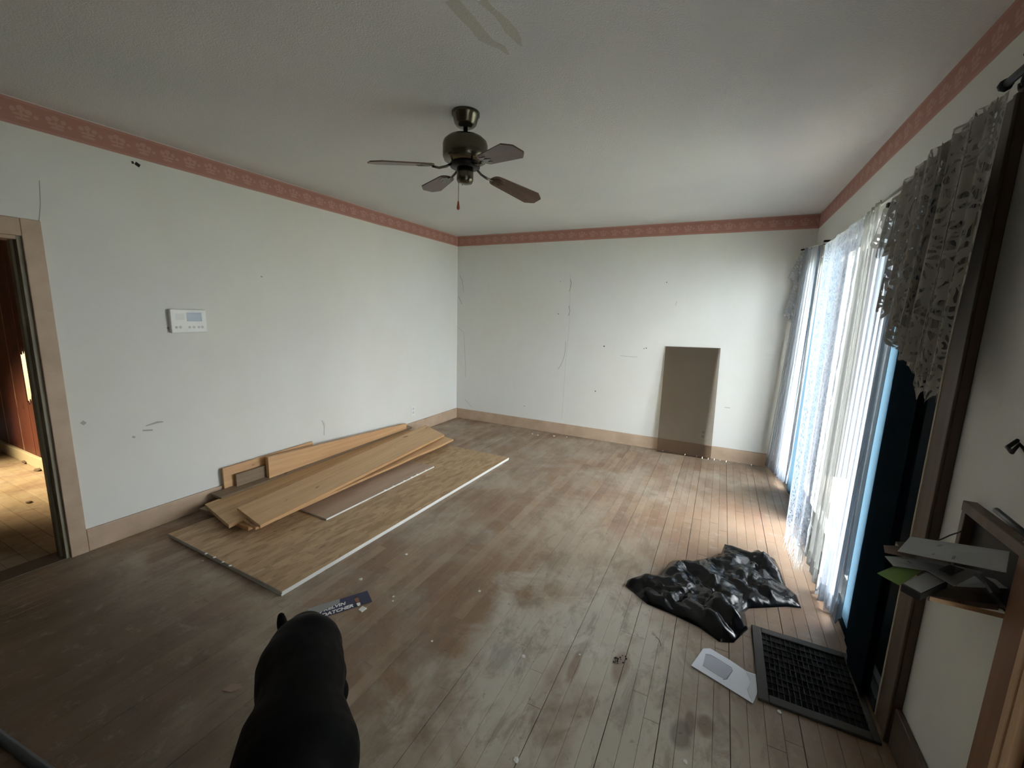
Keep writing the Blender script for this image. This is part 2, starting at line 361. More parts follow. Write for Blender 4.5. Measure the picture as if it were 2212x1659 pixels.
# left wall with doorway y -4.83..-3.96, z 0..1.77
DY0, DY1, DZ = -4.83, -3.955, 1.775
bm = bmesh.new(); bxm(bm, (-T, DY1, 0), (0, 0, RH)); bxm(bm, (-T, DY0, DZ), (0, DY1, RH)); bxm(bm, (-T, YB, 0), (0, DY0, RH))
wall_left = struct(obj('wall_left', bm, wallm, origin=(0, 0, 0)))
wall_back = struct(obj('wall_back', box((-T, 0, 0), (RW+.12, T, RH)), wallm, origin=(0, 0, 0)))
# right wall with window opening
WY0, WY1, WZ0, WZ1 = -2.975, -.40, .06, 2.0
bm = bmesh.new(); bxm(bm, (RW, WY1, 0), (RW+T, 0, RH)); bxm(bm, (RW, WY0, WZ1), (RW+T, WY1, RH)); bxm(bm, (RW, WY0, 0), (RW+T, WY1, WZ0)); bxm(bm, (RW, -3.80, 0), (RW+T, WY0, RH)); bxm(bm, (RW, YB, 0), (RW+T, -4.75, RH)); bxm(bm, (RW, -4.75, 2.02), (RW+T, -3.80, RH))
wall_right = struct(obj('wall_right', bm, wallm, origin=(RW, 0, 0)))
wall_front = struct(obj('wall_front', box((-4.0, YB-T, 0), (RW+T, YB, RH)), M('dark_rear_wall', (.16, .11, .07), .6), origin=(0, YB, 0)))  # unseen rear wall, coloured dark to cut bounced light
ceiling = struct(obj('ceiling', box((-4.0, YB-T, RH), (RW+T, T, RH+.1)), ceilm, origin=(0, 0, RH)))
floor = struct(obj('floor', box((-.06, YB, -.12), (RW+T, 0, -.021)), underm, origin=(0, 0, -.021)))
# strips
NS = 68; wst = RW/NS; npl = 0
meshes = {}
for i in range(NS):
    y = 0.0; first = True
    gr = .0022 if i in (9, 17, 24, 30, 36, 41, 47, 51, 54, 58, 62) else .0005
    while y > YB+.02:
        ln = random.choice((1.2, 1.45, 1.7, 1.95)) if not first else random.choice((.5, .9, 1.3, 1.6))
        first = False
        if y-ln < YB+.5: ln = y-YB
        key = (round(ln, 3), gr)
        if key not in meshes:
            g = .0004; bm = box((g, -ln+g, -.02), (wst-gr, -g, 0))
            bmesh.ops.bevel(bm, geom=[e for e in bm.edges if all(v.co.z > -.001 for v in e.verts)], offset=.0007, segments=1, affect='EDGES')
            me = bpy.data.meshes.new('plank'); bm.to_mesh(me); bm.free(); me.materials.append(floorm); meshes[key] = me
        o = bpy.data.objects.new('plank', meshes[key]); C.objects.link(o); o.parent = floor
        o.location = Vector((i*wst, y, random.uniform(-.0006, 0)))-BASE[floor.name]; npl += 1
        y -= ln
print('planks', npl)
# side room beyond the doorway
SY = -3.5
struct(obj('wall_side_end', box((-4.12, YB, 0), (-4.0, -2.9, RH)), wallm))
struct(obj('wall_side_beyond', box((-4.0, -2.95, 0), (-T, -2.85, RH)), wallm))
fl2 = struct(obj('floor', box((-4.0, YB, -.12), (-.061, -2.9, -.0205)), underm, origin=(-4, YB, -.0205)))
w2 = .083
y = SY
k = 0
while y > YB+.02:
    x = -4.0
    w_ = min(w2, y-YB)
    while x < -.07:
        ln = random.choice((1.3, 1.7, 2.1)); ln = min(ln, -.061-x)
        if -.061-(x+ln) < .5: ln = -.061-x
        obj('plank', box((x+.001, y-w_+.001, -.02), (x+ln-.001, y-.001, -.0005)), floor2m, fl2, origin=(x, y, -.0205))
        x += ln
    y -= w2
# vertical red-brown boards of the side room's wall
sw = struct(thing('wall_side', (-2, SY, 0), None, None))
xs = [-3.96, -3.5, -3.12, -2.74, -2.37, -2.10, -1.965, -1.60, -1.22, -.86, -.50, -.125]
for i, (x, x1) in enumerate(zip(xs, xs[1:])):
    g0 = .03 if i == 6 else .004
    if i == 5:          # the broken board: its middle is missing and daylight shows through
        for lo, hi, jag in ((0, .60, 1), (1.03, 2.43, -1)):
            e_ = [(x+.004+(x1-.03-x)*k/7, (hi if jag > 0 else lo)+random.uniform(-.05, .05)) for k in range(8)]
            base_ = lo if jag > 0 else hi
            obj('board', prism([Vector((x+.004, SY, base_))]+[Vector((a, SY, b)) for a, b in e_]+[Vector((x1-.03, SY, base_))], (0, .006, 0)), redbm, sw)
        continue
    obj('board', box((x+g0, SY, 0), (x1-.004, SY+(.006 if i in (4, 6) else .018), 2.43)), redbm, sw)
    pts = [Vector((x+g0+.004+random.uniform(-.004, .004), SY-.0005, z*.12)) for z in range(0, 21)]
    obj('board_edge', curvebox(pts, [random.uniform(.006, .018) for _ in pts], .002, (0, -1, 0)), edgem, sw)
bb2 = struct(obj('baseboard_side', box((-4.0, SY-.03, 0), (-.13, SY-.002, .10)), M('pale_dirty_baseboard', (.42, .36, .24), .6), origin=(-2, SY-.016, 0), bevel=.004))

# doorway trim
d = struct(thing('door_1', (0, (DY0+DY1)/2, 0), None, None))
obj('casing', box((0, DY1, 0), (.02, DY1+.075, DZ+.088)), trimm, d, bevel=.003)
obj('casing', box((0, DY0-.075, 0), (.02, DY0, DZ+.088)), trimm, d, bevel=.003)
obj('casing_head', box((.0005, DY0, DZ), (.0195, DY1, DZ+.088)), trimm, d, bevel=.003)
obj('jamb', box((-T-.01, DY1-.018, 0), (.004, DY1, DZ)), jambm, d, bevel=.002)
obj('jamb', box((-T-.01, DY0, 0), (.004, DY0+.018, DZ)), jambm, d, bevel=.002)
obj('jamb_head', box((-T-.01, DY0+.018, DZ-.018), (.004, DY1-.018, DZ)), trimm, d, bevel=.002)
obj('door_stop', box((-.075, DY1-.03, 0), (-.04, DY1-.018, DZ-.018)), jambm, d, bevel=.002)
obj('threshold', box((-T-.01, DY0+.018, .0002), (.005, DY1-.018, .004)), M('dark_threshold', (.09, .07, .045), .6), d)

# baseboards
bh = .135
struct(obj('baseboard_left', box((0, DY1+.076, 0), (.018, 0, bh)), trimm, origin=(0, 0, 0), bevel=.004))
struct(obj('baseboard_left', box((0, YB, 0), (.018, DY0-.076, bh)), trimm, origin=(0, YB, 0), bevel=.004))
struct(obj('baseboard_back', box((.018, -.018, 0), (RW, 0, bh)), trimm, origin=(RW/2, 0, 0), bevel=.004))
struct(obj('baseboard_right', box((RW-.018, WY1, 0), (RW, -.018, bh)), trimm, origin=(RW, -.1, 0), bevel=.004))
struct(obj('baseboard_right', box((RW-.02, -3.62, 0), (RW, WY0-.115, bh+.012)), casm, origin=(RW, -3.3, 0), bevel=.004))
# dark gap line where floor meets baseboard (shoe of grime)
# wallpaper border
def border(name, a, b, nrm):
    a = Vector(a); b = Vector(b); hgt = .13; n = Vector(nrm)*.0015; ln = (b-a).length; nseg = 24
    bm = bmesh.new(); uvl = bm.loops.layers.uv.new('UVMap'); lo = []; hi = []
    for i in range(nseg+1):
        p = a.lerp(b, i/nseg); wob = .0025*noise.noise(p*3)
        lo.append(bm.verts.new(p-Vector((0, 0, hgt+wob))+n)); hi.append(bm.verts.new(p+n-Vector((0, 0, .004))))
    for i in range(nseg):
        f_ = bm.faces.new((lo[i], lo[i+1], hi[i+1], hi[i]))
        for lp, (uu, vv) in zip(f_.loops, ((i, 0), (i+1, 0), (i+1, 1), (i, 1))): lp[uvl].uv = (uu/nseg*ln, vv*.13)
    bm.normal_update(); fl_ = [f_ for f_ in bm.faces]
    ed = bmesh.ops.extrude_edge_only(bm, edges=[e for e in bm.edges if e.is_boundary])
    for g_ in ed['geom']:
        if isinstance(g_, bmesh.types.BMVert): g_.co -= n*.9
    if fl_[0].normal.dot(Vector(nrm)) < 0:
        for f_ in bm.faces: f_.normal_flip()
    return struct(obj(name, bm, bordm, origin=a))
border('trim_1', (0, YB, RH), (0, 0, RH), (1, 0, 0))
border('trim_2', (0, 0, RH), (RW, 0, RH), (0, -1, 0))
border('trim_3', (RW, 0, RH), (RW, YB, RH), (-1, 0, 0))

# ------------------------------------------------------------------ window 1
w1 = struct(thing('window_1', (RW+.06, -1.6, 0), None, None))
gy0, gy1 = -2.56, WY1
def wb_(name, lo, hi, mt): return obj(name, box(lo, hi), mt, w1, bevel=.003)
wb_('window_frame', (RW+.03, gy0, WZ0), (RW+.09, gy0+.045, WZ1), framem); wb_('window_frame', (RW+.03, gy1-.045, WZ0), (RW+.09, gy1, WZ1), framem)
wb_('window_frame', (RW+.03, gy0+.045, WZ0), (RW+.09, gy1-.045, WZ0+.06), framem); wb_('window_frame', (RW+.03, gy0+.045, WZ1-.06), (RW+.09, gy1-.045, WZ1), framem)
for yy in (-1.08, -2.04): wb_('mullion', (RW+.03, yy-(.045 if yy > -2 else .11), WZ0+.06), (RW+.09, yy+(.045 if yy > -2 else .11), WZ1-.06), framem if yy > -2 else navyw)
for a, b in ((gy0+.045, -2.15), (-1.93, -1.125), (-1.035, gy1-.045)): wb_('pane', (RW+.055, a, WZ0+.06), (RW+.06, b, WZ1-.06), glassm)
wb_('jamb_panel', (RW+.02, WY0, WZ0), (RW+.1, gy0, WZ1), navyw)
for k_ in range(3): wb_('jamb_moulding', (RW-.0-.006*k_, WY0+.01+.0*k_, WZ0+.001*k_), (RW+.02, WY0+.06-.015*k_, WZ1-.002), navyw)
wb_('casing', (RW-.026, WY0-.115, 0), (RW, WY0, WZ1+.10), casm)
wb_('casing_edge', (RW-.028, WY0, 0), (RW-.002, WY0+.010, WZ1+.0), casedge)
wb_('casing_bead', (RW-.034, WY0-.115, 0), (RW-.026, WY0-.095, WZ1+.10), casm)
wb_('casing_head', (RW-.022, WY0, WZ1), (RW, WY1+.1, WZ1+.09), framem)
wb_('casing', (RW-.022, WY1, bh), (RW, WY1+.1, WZ1), framem)
wb_('sill', (RW-.03, WY0+.012, 0.001), (RW, WY1, WZ0), navyw)

# unseen porch, added to shape the daylight: floor slab, roof, end wall
porch = M('added_porch_boards', (.10, .09, .08), .9); siding = M('added_dark_timber', (.022, .022, .024), .8)
struct(obj('added_porch_floor', box((RW+T, -8, -.25), (6.4, .9, -.10)), porch))
struct(obj('added_porch_roof', box((RW+T, -8, 2.30), (4.8, .9, 2.42)), siding))
struct(obj('added_porch_end_wall', box((RW+T, .35, -.10), (6.4, .45, 2.30)), siding))
# outside ground so the view through the curtains is a place
struct(obj('ground', box((RW+T, -14, -.6), (26, 12, -.5)), M('dry_ground', (.22, .23, .17), .9)))

# ------------------------------------------------------------------ curtains
def curtain_bm(A, B, Cc, D, n, amp, v0=0, v1=1, off=0, scal=0, nu=None, nv=48, seed=0, ragged=0, gather=.5):
    """A,B top corners; Cc,D bottom corners (world). folds n, amplitude amp along -x"""
    nu = nu or max(40, n*12); bm = bmesh.new(); uvl = bm.loops.layers.uv.new('UVMap'); rows = []
    A, B, Cc, D = map(Vector, (A, B, Cc, D)); H_ = (A-Cc).length; Wd = (A-B).length
    for j in range(nv+1):
        v = v0+(v1-v0)*j/nv; row = []                     # v 0 bottom, 1 top
        a = Cc.lerp(A, v); b = D.lerp(B, v)
        for i in range(nu+1):
            t = i/nu; tt = t+.02*math.sin(5*t+seed)+.015*noise.noise((t*4, v*1.5, seed))
            p = a.lerp(b, t)
            ph = 2*math.pi*n*tt
            am = amp*(gather+(1-gather)*(1-v))*(.6+.8*abs(noise.noise((t*6+seed, v*.8, 3.1))))
            dx = am*(math.sin(ph)+.35*math.sin(2.3*ph+seed+v*1.2))
            p = p+Vector((-dx-off, .35*am*math.cos(ph), 0))
            if scal and i >= nu-3: p.y -= scal*abs(math.sin(v*38))*(i-nu+3)/3
            if ragged and v < .08: p.z += ragged*noise.noise((t*9, seed, .4))*(1-v/.08)
            row.append((bm.verts.new(p), (t*Wd*1.4, v*H_)))
        rows.append(row)
    for j in range(nv):
        for i in range(nu):
            q = (rows[j][i], rows[j][i+1], rows[j+1][i+1], rows[j+1][i]); f_ = bm.faces.new([x_[0] for x_ in q])
            for lp, x_ in zip(f_.loops, q): lp[uvl].uv = x_[1]
    return bm
def curtain(label, A, B, Cc, D, n, amp, mat, seed, hem=True, grp='curtain panels over the window', **kw):
    t = thing('curtain', ((Cc[0]+D[0])/2, (Cc[1]+D[1])/2, min(Cc[2], D[2])), label, 'curtain', grp)
    obj('panel', curtain_bm(A, B, Cc, D, n, amp, seed=seed, **kw), mat, t, smooth=True)
    if hem: obj('hem', curtain_bm(A, B, Cc, D, n, amp, v0=0, v1=.045, off=.0025, nv=3, seed=seed, **kw), mat, t, smooth=True)
    return t
P = lambda x, px, py: tuple(H(px, py, 0, x))
c1 = curtain('white sheer curtain hanging at the far corner, nearest the back wall', (3.83, -.12, 2.12), (3.845, -.86, 2.04), (3.765, -.05, .03), (3.86, -.62, .06), 8, .020, sheer, 1)
c2 = curtain('white lace curtain with scroll pattern and a fringe at its foot', (3.775, -1.40, 1.96), (3.77, -2.28, 1.955), (3.735, -1.74, .15), (3.765, -2.18, .20), 3, .014, lacem, 2, hem=False, scal=.022, nv=150)
c3 = curtain('cream narrow pleated curtain between the lace panel and the wide sheer', (3.79, -2.17, 1.97), (3.79, -2.42, 1.99), (3.79, -2.10, .17), (3.80, -2.38, .12), 4, .016, sheer2, 3)
c4 = curtain('wide white sheer curtain beside the dark blue drape', (3.86, -2.22, 1.98), (3.86, -2.60, 1.99), (3.85, -2.20, .02), (3.865, -2.52, .07), 5, .018, sheer4, 4, ragged=.12)
# fringe under the lace
bm = bmesh.new()
for i in range(46):
    t_ = i/45; a = Vector((3.735, -1.74, .15)).lerp(Vector((3.765, -2.18, .20)), t_)
    ln = random.uniform(.09, .15); s = random.uniform(-.015, .015)
    tube([a+Vector((0, 0, .01)), a+Vector((random.uniform(-.012, .006), s*.5, -ln*.5)), a+Vector((random.uniform(-.02, .006), s+.01, -ln))], [.0028, .002, .0008], 4, bm)
tag(obj('fringe', bm, fringem, c2), kind='stuff')
# small lace tiers at the far end
sw_ = thing('lace_valance', (3.8, -.12, 1.5), 'small white lace swag hooked beside the back wall at the window end', 'valance')
for k_, (pts) in enumerate((((1735, 535), (1748, 545), (1703, 600), (1725, 615)), ((1722, 590), (1742, 600), (1692, 682), (1715, 702)))):
    q = [H(a, b, 1, -.07-.01*k_) for a, b in pts]
    bm = curtain_bm(q[0], q[1], q[2], q[3], 2, .012, seed=5+k_, nv=16, gather=.3)
    obj('tier', bm, lacem, sw_, smooth=True)
tag(obj('hook', tube([(3.80, -.10, 2.11), (3.86, -.10, 2.12), (RW, -.10, 2.12)], .007), darkm), 'small dark curtain hook beside the back wall above the sheer', 'hook')
# blue drape: stacked pleats of one blue cloth
bd = thing('curtain', (3.9, -2.7, 0), 'dark blue drape beside the wooden casing, pale where the daylight comes through its edge', 'curtain', None)
for k_, (ya, yb, xx) in enumerate(((-2.44, -2.90, 3.898), (-2.575, -2.90, 3.888), (-2.655, -2.91, 3.878), (-2.72, -2.915, 3.866))):
    bm = curtain_bm((xx+.004, ya, 1.98), (xx+.004, yb, 1.98), (xx-.002, ya, .012), (xx-.002, yb, .012), 1, .002, seed=9+k_, nu=14, nv=20, gather=1)
    obj('pleat', bm, bluem, bd, smooth=True)
bd2 = thing('curtain', (3.88, -1.1, 0), 'blue drape showing as a thin strip between the corner sheer and the lace', 'curtain', None)
obj('panel', curtain_bm((3.885, -.70, 2.03), (3.885, -1.32, 2.0), (3.88, -.62, .012), (3.87, -1.30, .012), 4, .008, seed=14, gather=1), bluem, bd2, smooth=True)
# rods
rod = thing('curtain_rod', (3.83, -1.5, 2.0), 'thin white curtain rod carrying the curtains on the window wall', 'rod')
obj('rod', tube([(3.83, -.10, 2.12), (3.845, -.90, 2.045), (3.785, -1.45, 1.965), (3.80, -2.2, 1.975), (3.80, -2.85, 1.99)], .006), framem, rod, smooth=True)
for yy, zz in ((-.9, 2.045), (-2.3, 1.98)): obj('bracket', box((3.84, yy-.012, zz-.01), (RW-.02, yy+.012, zz+.02)), darkm, rod)
# grey lace valance with stepped jabots
lv = thing('lace_valance', (3.75, -2.9, 1.3), 'grey lace valance with stepped scalloped tails in front of the wide sheer', 'valance')
def jab(yA, yB, zA, zB, zc, zd, x, n, seed, amp=.02):
    bm = curtain_bm((x+.02, yA, zA), (x+.02, yB, zB), (x, yA-.02, zc), (x, yB, zd), n, amp, seed=seed, nv=26, ragged=.05, gather=.6)
    obj('tail', bm, lacegm, lv, smooth=True)
jab(-2.47, -2.86, 1.93, 2.01, 1.79, 1.66, 3.775, 4, 21)
jab(-2.72, -3.00, 1.98, 2.03, 1.53, 1.45, 3.765, 3, 22)
jab(-2.84, -3.12, 2.00, 2.05, 1.40, 1.33, 3.78, 3, 23)
jab(-2.95, -3.19, 2.03, 2.06, 1.35, 1.29, 3.795, 3, 24)
jab(-3.06, -3.225, 2.05, 2.06, 1.27, 1.25, 3.805, 2, 25, .012)
# black iron rod end at the top right
ir = thing('curtain_rod', (3.85, -3.4, 2.05), 'black iron curtain rod with knob end and scrolled bracket at the top right', 'rod')
ra = H(2172, 184, 0, 3.84); rb = ra+Vector((0, -.6, .012))
obj('rod', tube([ra, rb], .010), darkm, ir, smooth=True)
obj('knob', lathe(0, 0, [(.002, -.016), (.012, -.010), (.016, 0), (.012, .010), (.002, .016)], 16), darkm, ir, smooth=True, origin=(0, 0, 0)).location = ra-Vector((3.85, -3.4, 2.05))
cc = ra+Vector((0, -.10, .035))
obj('scroll', tube([cc+Vector((0, .028*math.cos(a)*(1-a/14), .028*math.sin(a)*(1-a/14))) for a in [i*.4 for i in range(20)]], .005), darkm, ir, smooth=True)
cc = ra+Vector((0, -.10, -.03))
obj('scroll', tube([cc+Vector((0, .026*math.cos(a)*(1-a/14), -.026*math.sin(a)*(1-a/14))) for a in [i*.4 for i in range(20)]], .005), darkm, ir, smooth=True)
obj('bracket', box((3.84, ra.y-.13, ra.z-.07), (RW, ra.y-.11, ra.z+.07)), darkm, ir)

# ------------------------------------------------------------------ ceiling fan
FX, FY = 1.985, -2.9
fan = thing('ceiling_fan', (FX, FY, RH), 'antique brass ceiling fan with four dark wooden blades and a pull chain', 'ceiling fan')
obj('canopy', lathe(FX, FY, [(.070, RH), (.070, RH-.014), (.063, RH-.022), (.055, RH-.052), (.046, RH-.062), (.030, RH-.070), (.016, RH-.070)]), brass, fan, smooth=True)
obj('downrod', lathe(FX, FY, [(.011, RH-.05), (.011, RH-.125), (.024, RH-.13), (.024, RH-.14)], 20), brass, fan, smooth=True)
mt_ = RH-.115
obj('motor_housing', lathe(FX, FY, [(.03, mt_+.012), (.055, mt_+.006), (.090, mt_-.004), (.108, mt_-.020), (.113, mt_-.036), (.113, mt_-.092), (.106, mt_-.108), (.080, mt_-.122), (.05, mt_-.128), (.03, mt_-.129)]), brass, fan, smooth=True)
obj('flywheel', lathe(FX, FY, [(.075, mt_-.118), (.075, mt_-.14), (.03, mt_-.142)]), darkm, fan, smooth=True)
obj('switch_housing', lathe(FX, FY, [(.036, mt_-.135), (.042, mt_-.14), (.042, mt_-.200), (.037, mt_-.214), (.02, mt_-.219), (.004, mt_-.220)]), brass, fan, smooth=True)
def blade(px, py, R_, ztip, tilt, zroot):
    tip = H(px, py, 2, ztip); root = Vector((FX, FY, zroot)); tip = Vector(tip)
    dh = Vector((tip.x-FX, tip.y-FY, 0)); dl = (tip-root); Lr = dl.length; e1_ = dl.normalized()
    side = Vector((0, 0, 1)).cross(e1_).normalized(); nrm = e1_.cross(side)
    side2 = side*math.cos(tilt)+nrm*math.sin(tilt); nrm2 = e1_.cross(side2)
    s0 = .165; w0 = .042; w1_ = .062
    prof = []
    for k_ in range(9):
        a = math.pi/2+math.pi*k_/8; prof.append((s0+.035+.035*math.cos(a), w0*math.sin(a)))
    prof += [(Lr-.05, -w1_), (Lr-.012, -w1_*.62), (Lr, -w1_*.45), (Lr, w1_*.45), (Lr-.012, w1_*.62), (Lr-.05, w1_)]
    fr_ = Matrix((e1_, side2, nrm2)).transposed().to_4x4(); fr_.translation = root
    bot = [fr_ @ Vector((a, b, -.003)) for a, b in prof]
    b_ = obj('blade', prism(bot, nrm2*.006), bladem, fan, bevel=.0015, frame=fr_)
    pts = [root+e1_*.06+Vector((0, 0, .015)), root+e1_*.10+Vector((0, 0, -.004)), root+e1_*.14-nrm2*.012, root+e1_*.175-nrm2*.006]
    obj('blade_iron', tube(pts, .006, 8), brass, fan, smooth=True)
    fk = [(s0+.005, -.006), (s0+.03, -.03), (s0+.075, -.022), (s0+.045, -.012), (s0+.09, 0), (s0+.045, .012), (s0+.075, .022), (s0+.03, .03), (s0+.005, .006)]
    obj('blade_bracket', prism([fr_ @ Vector((a, b, -.006)) for a, b in fk], nrm2*.003), brass, fan)
ZR = mt_-.133
blade(796, 350, .48, 2.125, -.16, ZR); blade(1120, 321, .48, 2.14, -.22, ZR); blade(1161, 434, .48, 2.115, -.22, ZR); blade(924, 412, .48, 2.16, .02, ZR)
pc = H(991, 378, 1, FY-.02)
pb = H(990, 434, 1, FY-.02)
obj('pull_chain', tube([pc, pb], .0015, 6), brass, fan)
obj('chain_pull', lathe(pb.x, pb.y, [(.001, pb.z+.002), (.004, pb.z-.003), (.0065, pb.z-.022), (.0085, pb.z-.034), (.006, pb.z-.042), (.001, pb.z-.044)], 16), woodred, fan, smooth=True)
q0 = H(1004, 388, 1, FY); q1 = H(998, 401, 1, FY)
obj('loose_chain', tube([Vector((FX+.012, FY, mt_-.2)), q0, q1], .0014, 6), brass, fan)

# ------------------------------------------------------------------ ceiling scars, wall damage
def ribb(parent, name, px, ax, val, w, nrm, mat, t=.0004):
    pts = [H(a, b, ax, val) for a, b in px]
    return obj(name, curvebox(pts, w, t, nrm), mat, parent)
ribb(ceiling, 'paint_scar', [(975, 0), (990, 18), (1010, 40), (1030, 62), (1045, 82), (1062, 93), (1085, 103), (1098, 118)], 2, RH, [.05, .05, .05, .045, .05, .035, .03, .01], (0, 0, -1), scarm)
ribb(ceiling, 'paint_scar', [(1040, 0), (1055, 15), (1075, 32), (1090, 48), (1103, 66), (1118, 85), (1126, 100)], 2, RH, [.035, .025, .025, .035, .045, .03, .008], (0, 0, -1), scarm)
for px, w in (([(993, 595), (998, 605), (1000, 618), (1002, 632)], .006), ([(990, 640), (995, 650), (997, 656)], .008), ([(991, 709), (1002, 718), (1004, 760), (1006, 800), (1005, 815)], .004), ([(1004, 862), (1012, 872), (1020, 880)], .004),
              ([(1232, 602), (1234, 612), (1232, 622), (1230, 630)], .009), ([(1229, 661), (1231, 672), (1228, 682)], .009), ([(1222, 738), (1221, 755), (1219, 768), (1216, 778), (1212, 788), (1205, 798)], .006),
              ([(1340, 768), (1355, 770), (1377, 771)], .004), ([(1462, 650), (1459, 660)], .004), ([(1565, 880), (1577, 881)], .006)):
    ribb(wall_back, 'crack', px, 1, 0, w, (0, -1, 0), crackm)
ribb(wall_back, 'seam', [(1232, 590), (1230, 700), (1222, 780), (1217, 860), (1213, 905)], 1, 0, .006, (0, -1, 0), crackl)
for a, b, r in ((1286, 845, .007), (1305, 748, .008), (1396, 752, .006), (1391, 753, .005), (1206, 678, .006), (1211, 608, .004), (1440, 610, .005), (1133, 877, .005)):
    p_ = H(a, b, 1, 0); bm = bmesh.new(); bmesh.ops.create_cone(bm, cap_ends=True, segments=10, radius1=r, radius2=r*.7, depth=.0016, matrix=Matrix.Translation(p_+Vector((0, -.0008, 0))) @ Matrix.Rotation(math.pi/2, 4, 'X'))
    obj('nail_hole', bm, dotm, wall_back)
for px, w, mt in (([(698, 908), (701, 918), (700, 928), (701, 939)], [.006, .022, .012, .004], crackl), ([(695, 908), (700, 920), (700, 940)], .006, crackm), ([(284, 351), (289, 351)], .014, dotm), ([(292, 352), (302, 359)], .020, dotm), ([(563, 597), (567, 598)], .010, crackm),
                  ([(315, 920), (340, 912), (353, 911)], [.006, .014, .006], smudge), ([(308, 930), (330, 929)], .010, smudge), ([(286, 943), (292, 945)], .012, smudge), ([(176, 911), (184, 916)], .020, smudge), ([(361, 707), (368, 712)], .015, smudge), ([(85, 390), (87, 440), (85, 470), (80, 500)], .004, crackm)):
    ribb(wall_left, 'scuff', px, 0, 0, w, (1, 0, 0), mt)

# outlets
def outlet(c_, nrm, label):
    c_ = Vector(c_); n_ = Vector(nrm); s_ = Vector((0, 0, 1)).cross(n_)
    t = thing('wall_outlet', c_-Vector((0, 0, .057)), label, 'outlet')
    def pl(w, h, dpt, dz=0, m0=plastw, nm='cover', st=0):
        q = [c_+s_*a+Vector((0, 0, b+dz))+n_*st for a, b in ((-w, -h), (w, -h), (w, h), (-w, h))]
        obj(nm, prism(q, n_*dpt), m0, t, bevel=.001)
    pl(.035, .057, .005); pl(.016, .014, .002, .024, greym, 'socket', .005); pl(.016, .014, .002, -.024, greym, 'socket', .005)
outlet(H(892, 887, 0, 0), (1, 0, 0), 'white wall outlet on the left wall above the stacked boards')
outlet(H(1519, 938, 1, 0), (0, -1, 0), 'white wall outlet seen through the smoked panel on the back wall')
# alarm keypad
a_ = H(365, 668, 0, .03); b_ = H(449, 717, 0, .03)
kp = thing('alarm_keypad', (.0, (a_.y+b_.y)/2, b_.z), 'white alarm keypad with a blue display on the left wall', 'keypad')
y0, y1, z0, z1 = a_.y+.002, b_.y, b_.z-.003, a_.z+.002
obj('housing', box((0, y0, z0), (.030, y1, z1)), plastw, kp, bevel=.006)
wd = y1-y0; hh = z1-z0
obj('display', box((.0295, y0+wd*.44, z0+hh*.49), (.0308, y0+wd*.86, z0+hh*.86)), lcdm, kp, bevel=.0004)
for k_ in range(5): obj('speaker_slot', box((.0295, y0+wd*(.14), z0+hh*(.56+.055*k_)), (.0306, y0+wd*.36, z0+hh*(.58+.055*k_))), greym, kp)
for k_, u_ in enumerate((.14, .25, .50, .62, .76, .86)):
    bm = bmesh.new(); bmesh.ops.create_cone(bm, cap_ends=True, segments=14, radius1=.0085, radius2=.0075, depth=.002, matrix=Matrix.Translation((.0303, y0+wd*u_, z0+hh*.24)) @ Matrix.Rotation(math.pi/2, 4, 'Y'))
    obj('button', bm, greym, kp)

# ------------------------------------------------------------------ smoked panel leaning on the back wall
pl = [H(1420, 973, 2, .002), H(1533, 989, 2, .002)]
bl = Vector((2.715, -.095, .002)); br = Vector((3.255, -.060, .002)); tl = H(1438, 748, 1, -.010); tr_ = H(1557, 752, 1, -.010)
nrm = (br-bl).cross(tl-bl).normalized()
tag(obj('acrylic_panel', prism([bl, br, tr_, tl], nrm*.005), smokem, origin=(bl+br)/2), 'smoked brown translucent panel leaning against the back wall', 'panel')

# ------------------------------------------------------------------ sheets and boards on the left
def slab(name, corners, thick, mat, label, cat='board', grp=None, bev=.002, edge=None):
    q = [Vector(c_) for c_ in corners]; e = (q[1]-q[0]).normalized(); n_ = (q[1]-q[0]).cross(q[3]-q[0]).normalized()
    if n_.z < 0: n_ = -n_
    s_ = n_.cross(e); fr_ = Matrix((e, s_, n_)).transposed().to_4x4(); fr_.translation = sum(q, Vector())/len(q)-n_*thick
    o = obj(name, prism([p-n_*thick for p in q], n_*thick), mat, frame=fr_, bevel=bev)
    if edge:
        o.data.materials.append(edge)
        for p_ in o.data.polygons:
            if abs(p_.normal.z) < .5: p_.material_index = 1
    return tag(o, label, cat, grp)
# corners listed so that the first edge runs along the board
Z1 = .013; Z2 = .028
s1 = slab('strand_board', [(.245, -3.575, Z1), (.325, -1.165, Z1), (1.43, -1.185, Z1), (1.355, -3.60, Z1)], .0125, osbm, 'lower of the two large strand boards lying on the floor, only its pale edge showing', 'board', None, .001, osbedge)
s2_ = slab('strand_board', [(.235, -3.58, Z2), (.32, -1.17, Z2), (1.435, -1.19, Z2), (1.36, -3.60, Z2)], .0135, osbm, 'large upper strand board lying on the floor under the lumber', 'board', None, .0015, osbedge)
for (a, b) in ((330, 1128), (347, 1138), (358, 1141), (500, 1226)):
    pass
for a, b in ((463, 1204), (481, 1214), (497, 1222), (445, 1196)):
    bm = bmesh.new(); bmesh.ops.create_uvsphere(bm, u_segments=8, v_segments=6, radius=.009, matrix=Matrix.Translation(H(a, b, 2, Z2)) @ Matrix.Diagonal((1, 1, .3, 1)))
    obj('paint_drip', bm, whitespot, s2_, smooth=True)
Z3 = .041
pa = H(705, 1121, 2, Z3); pb_ = H(938, 1007, 2, Z3); ed = pb_-pa
lf = Vector((-.74, .03, 0))
ply = slab('plywood_sheet', [pa+lf, pa+lf+ed, pb_, pa], .012, plym, 'thin brown plywood sheet lying on the large strand board', 'board', None, .001, osbedge)
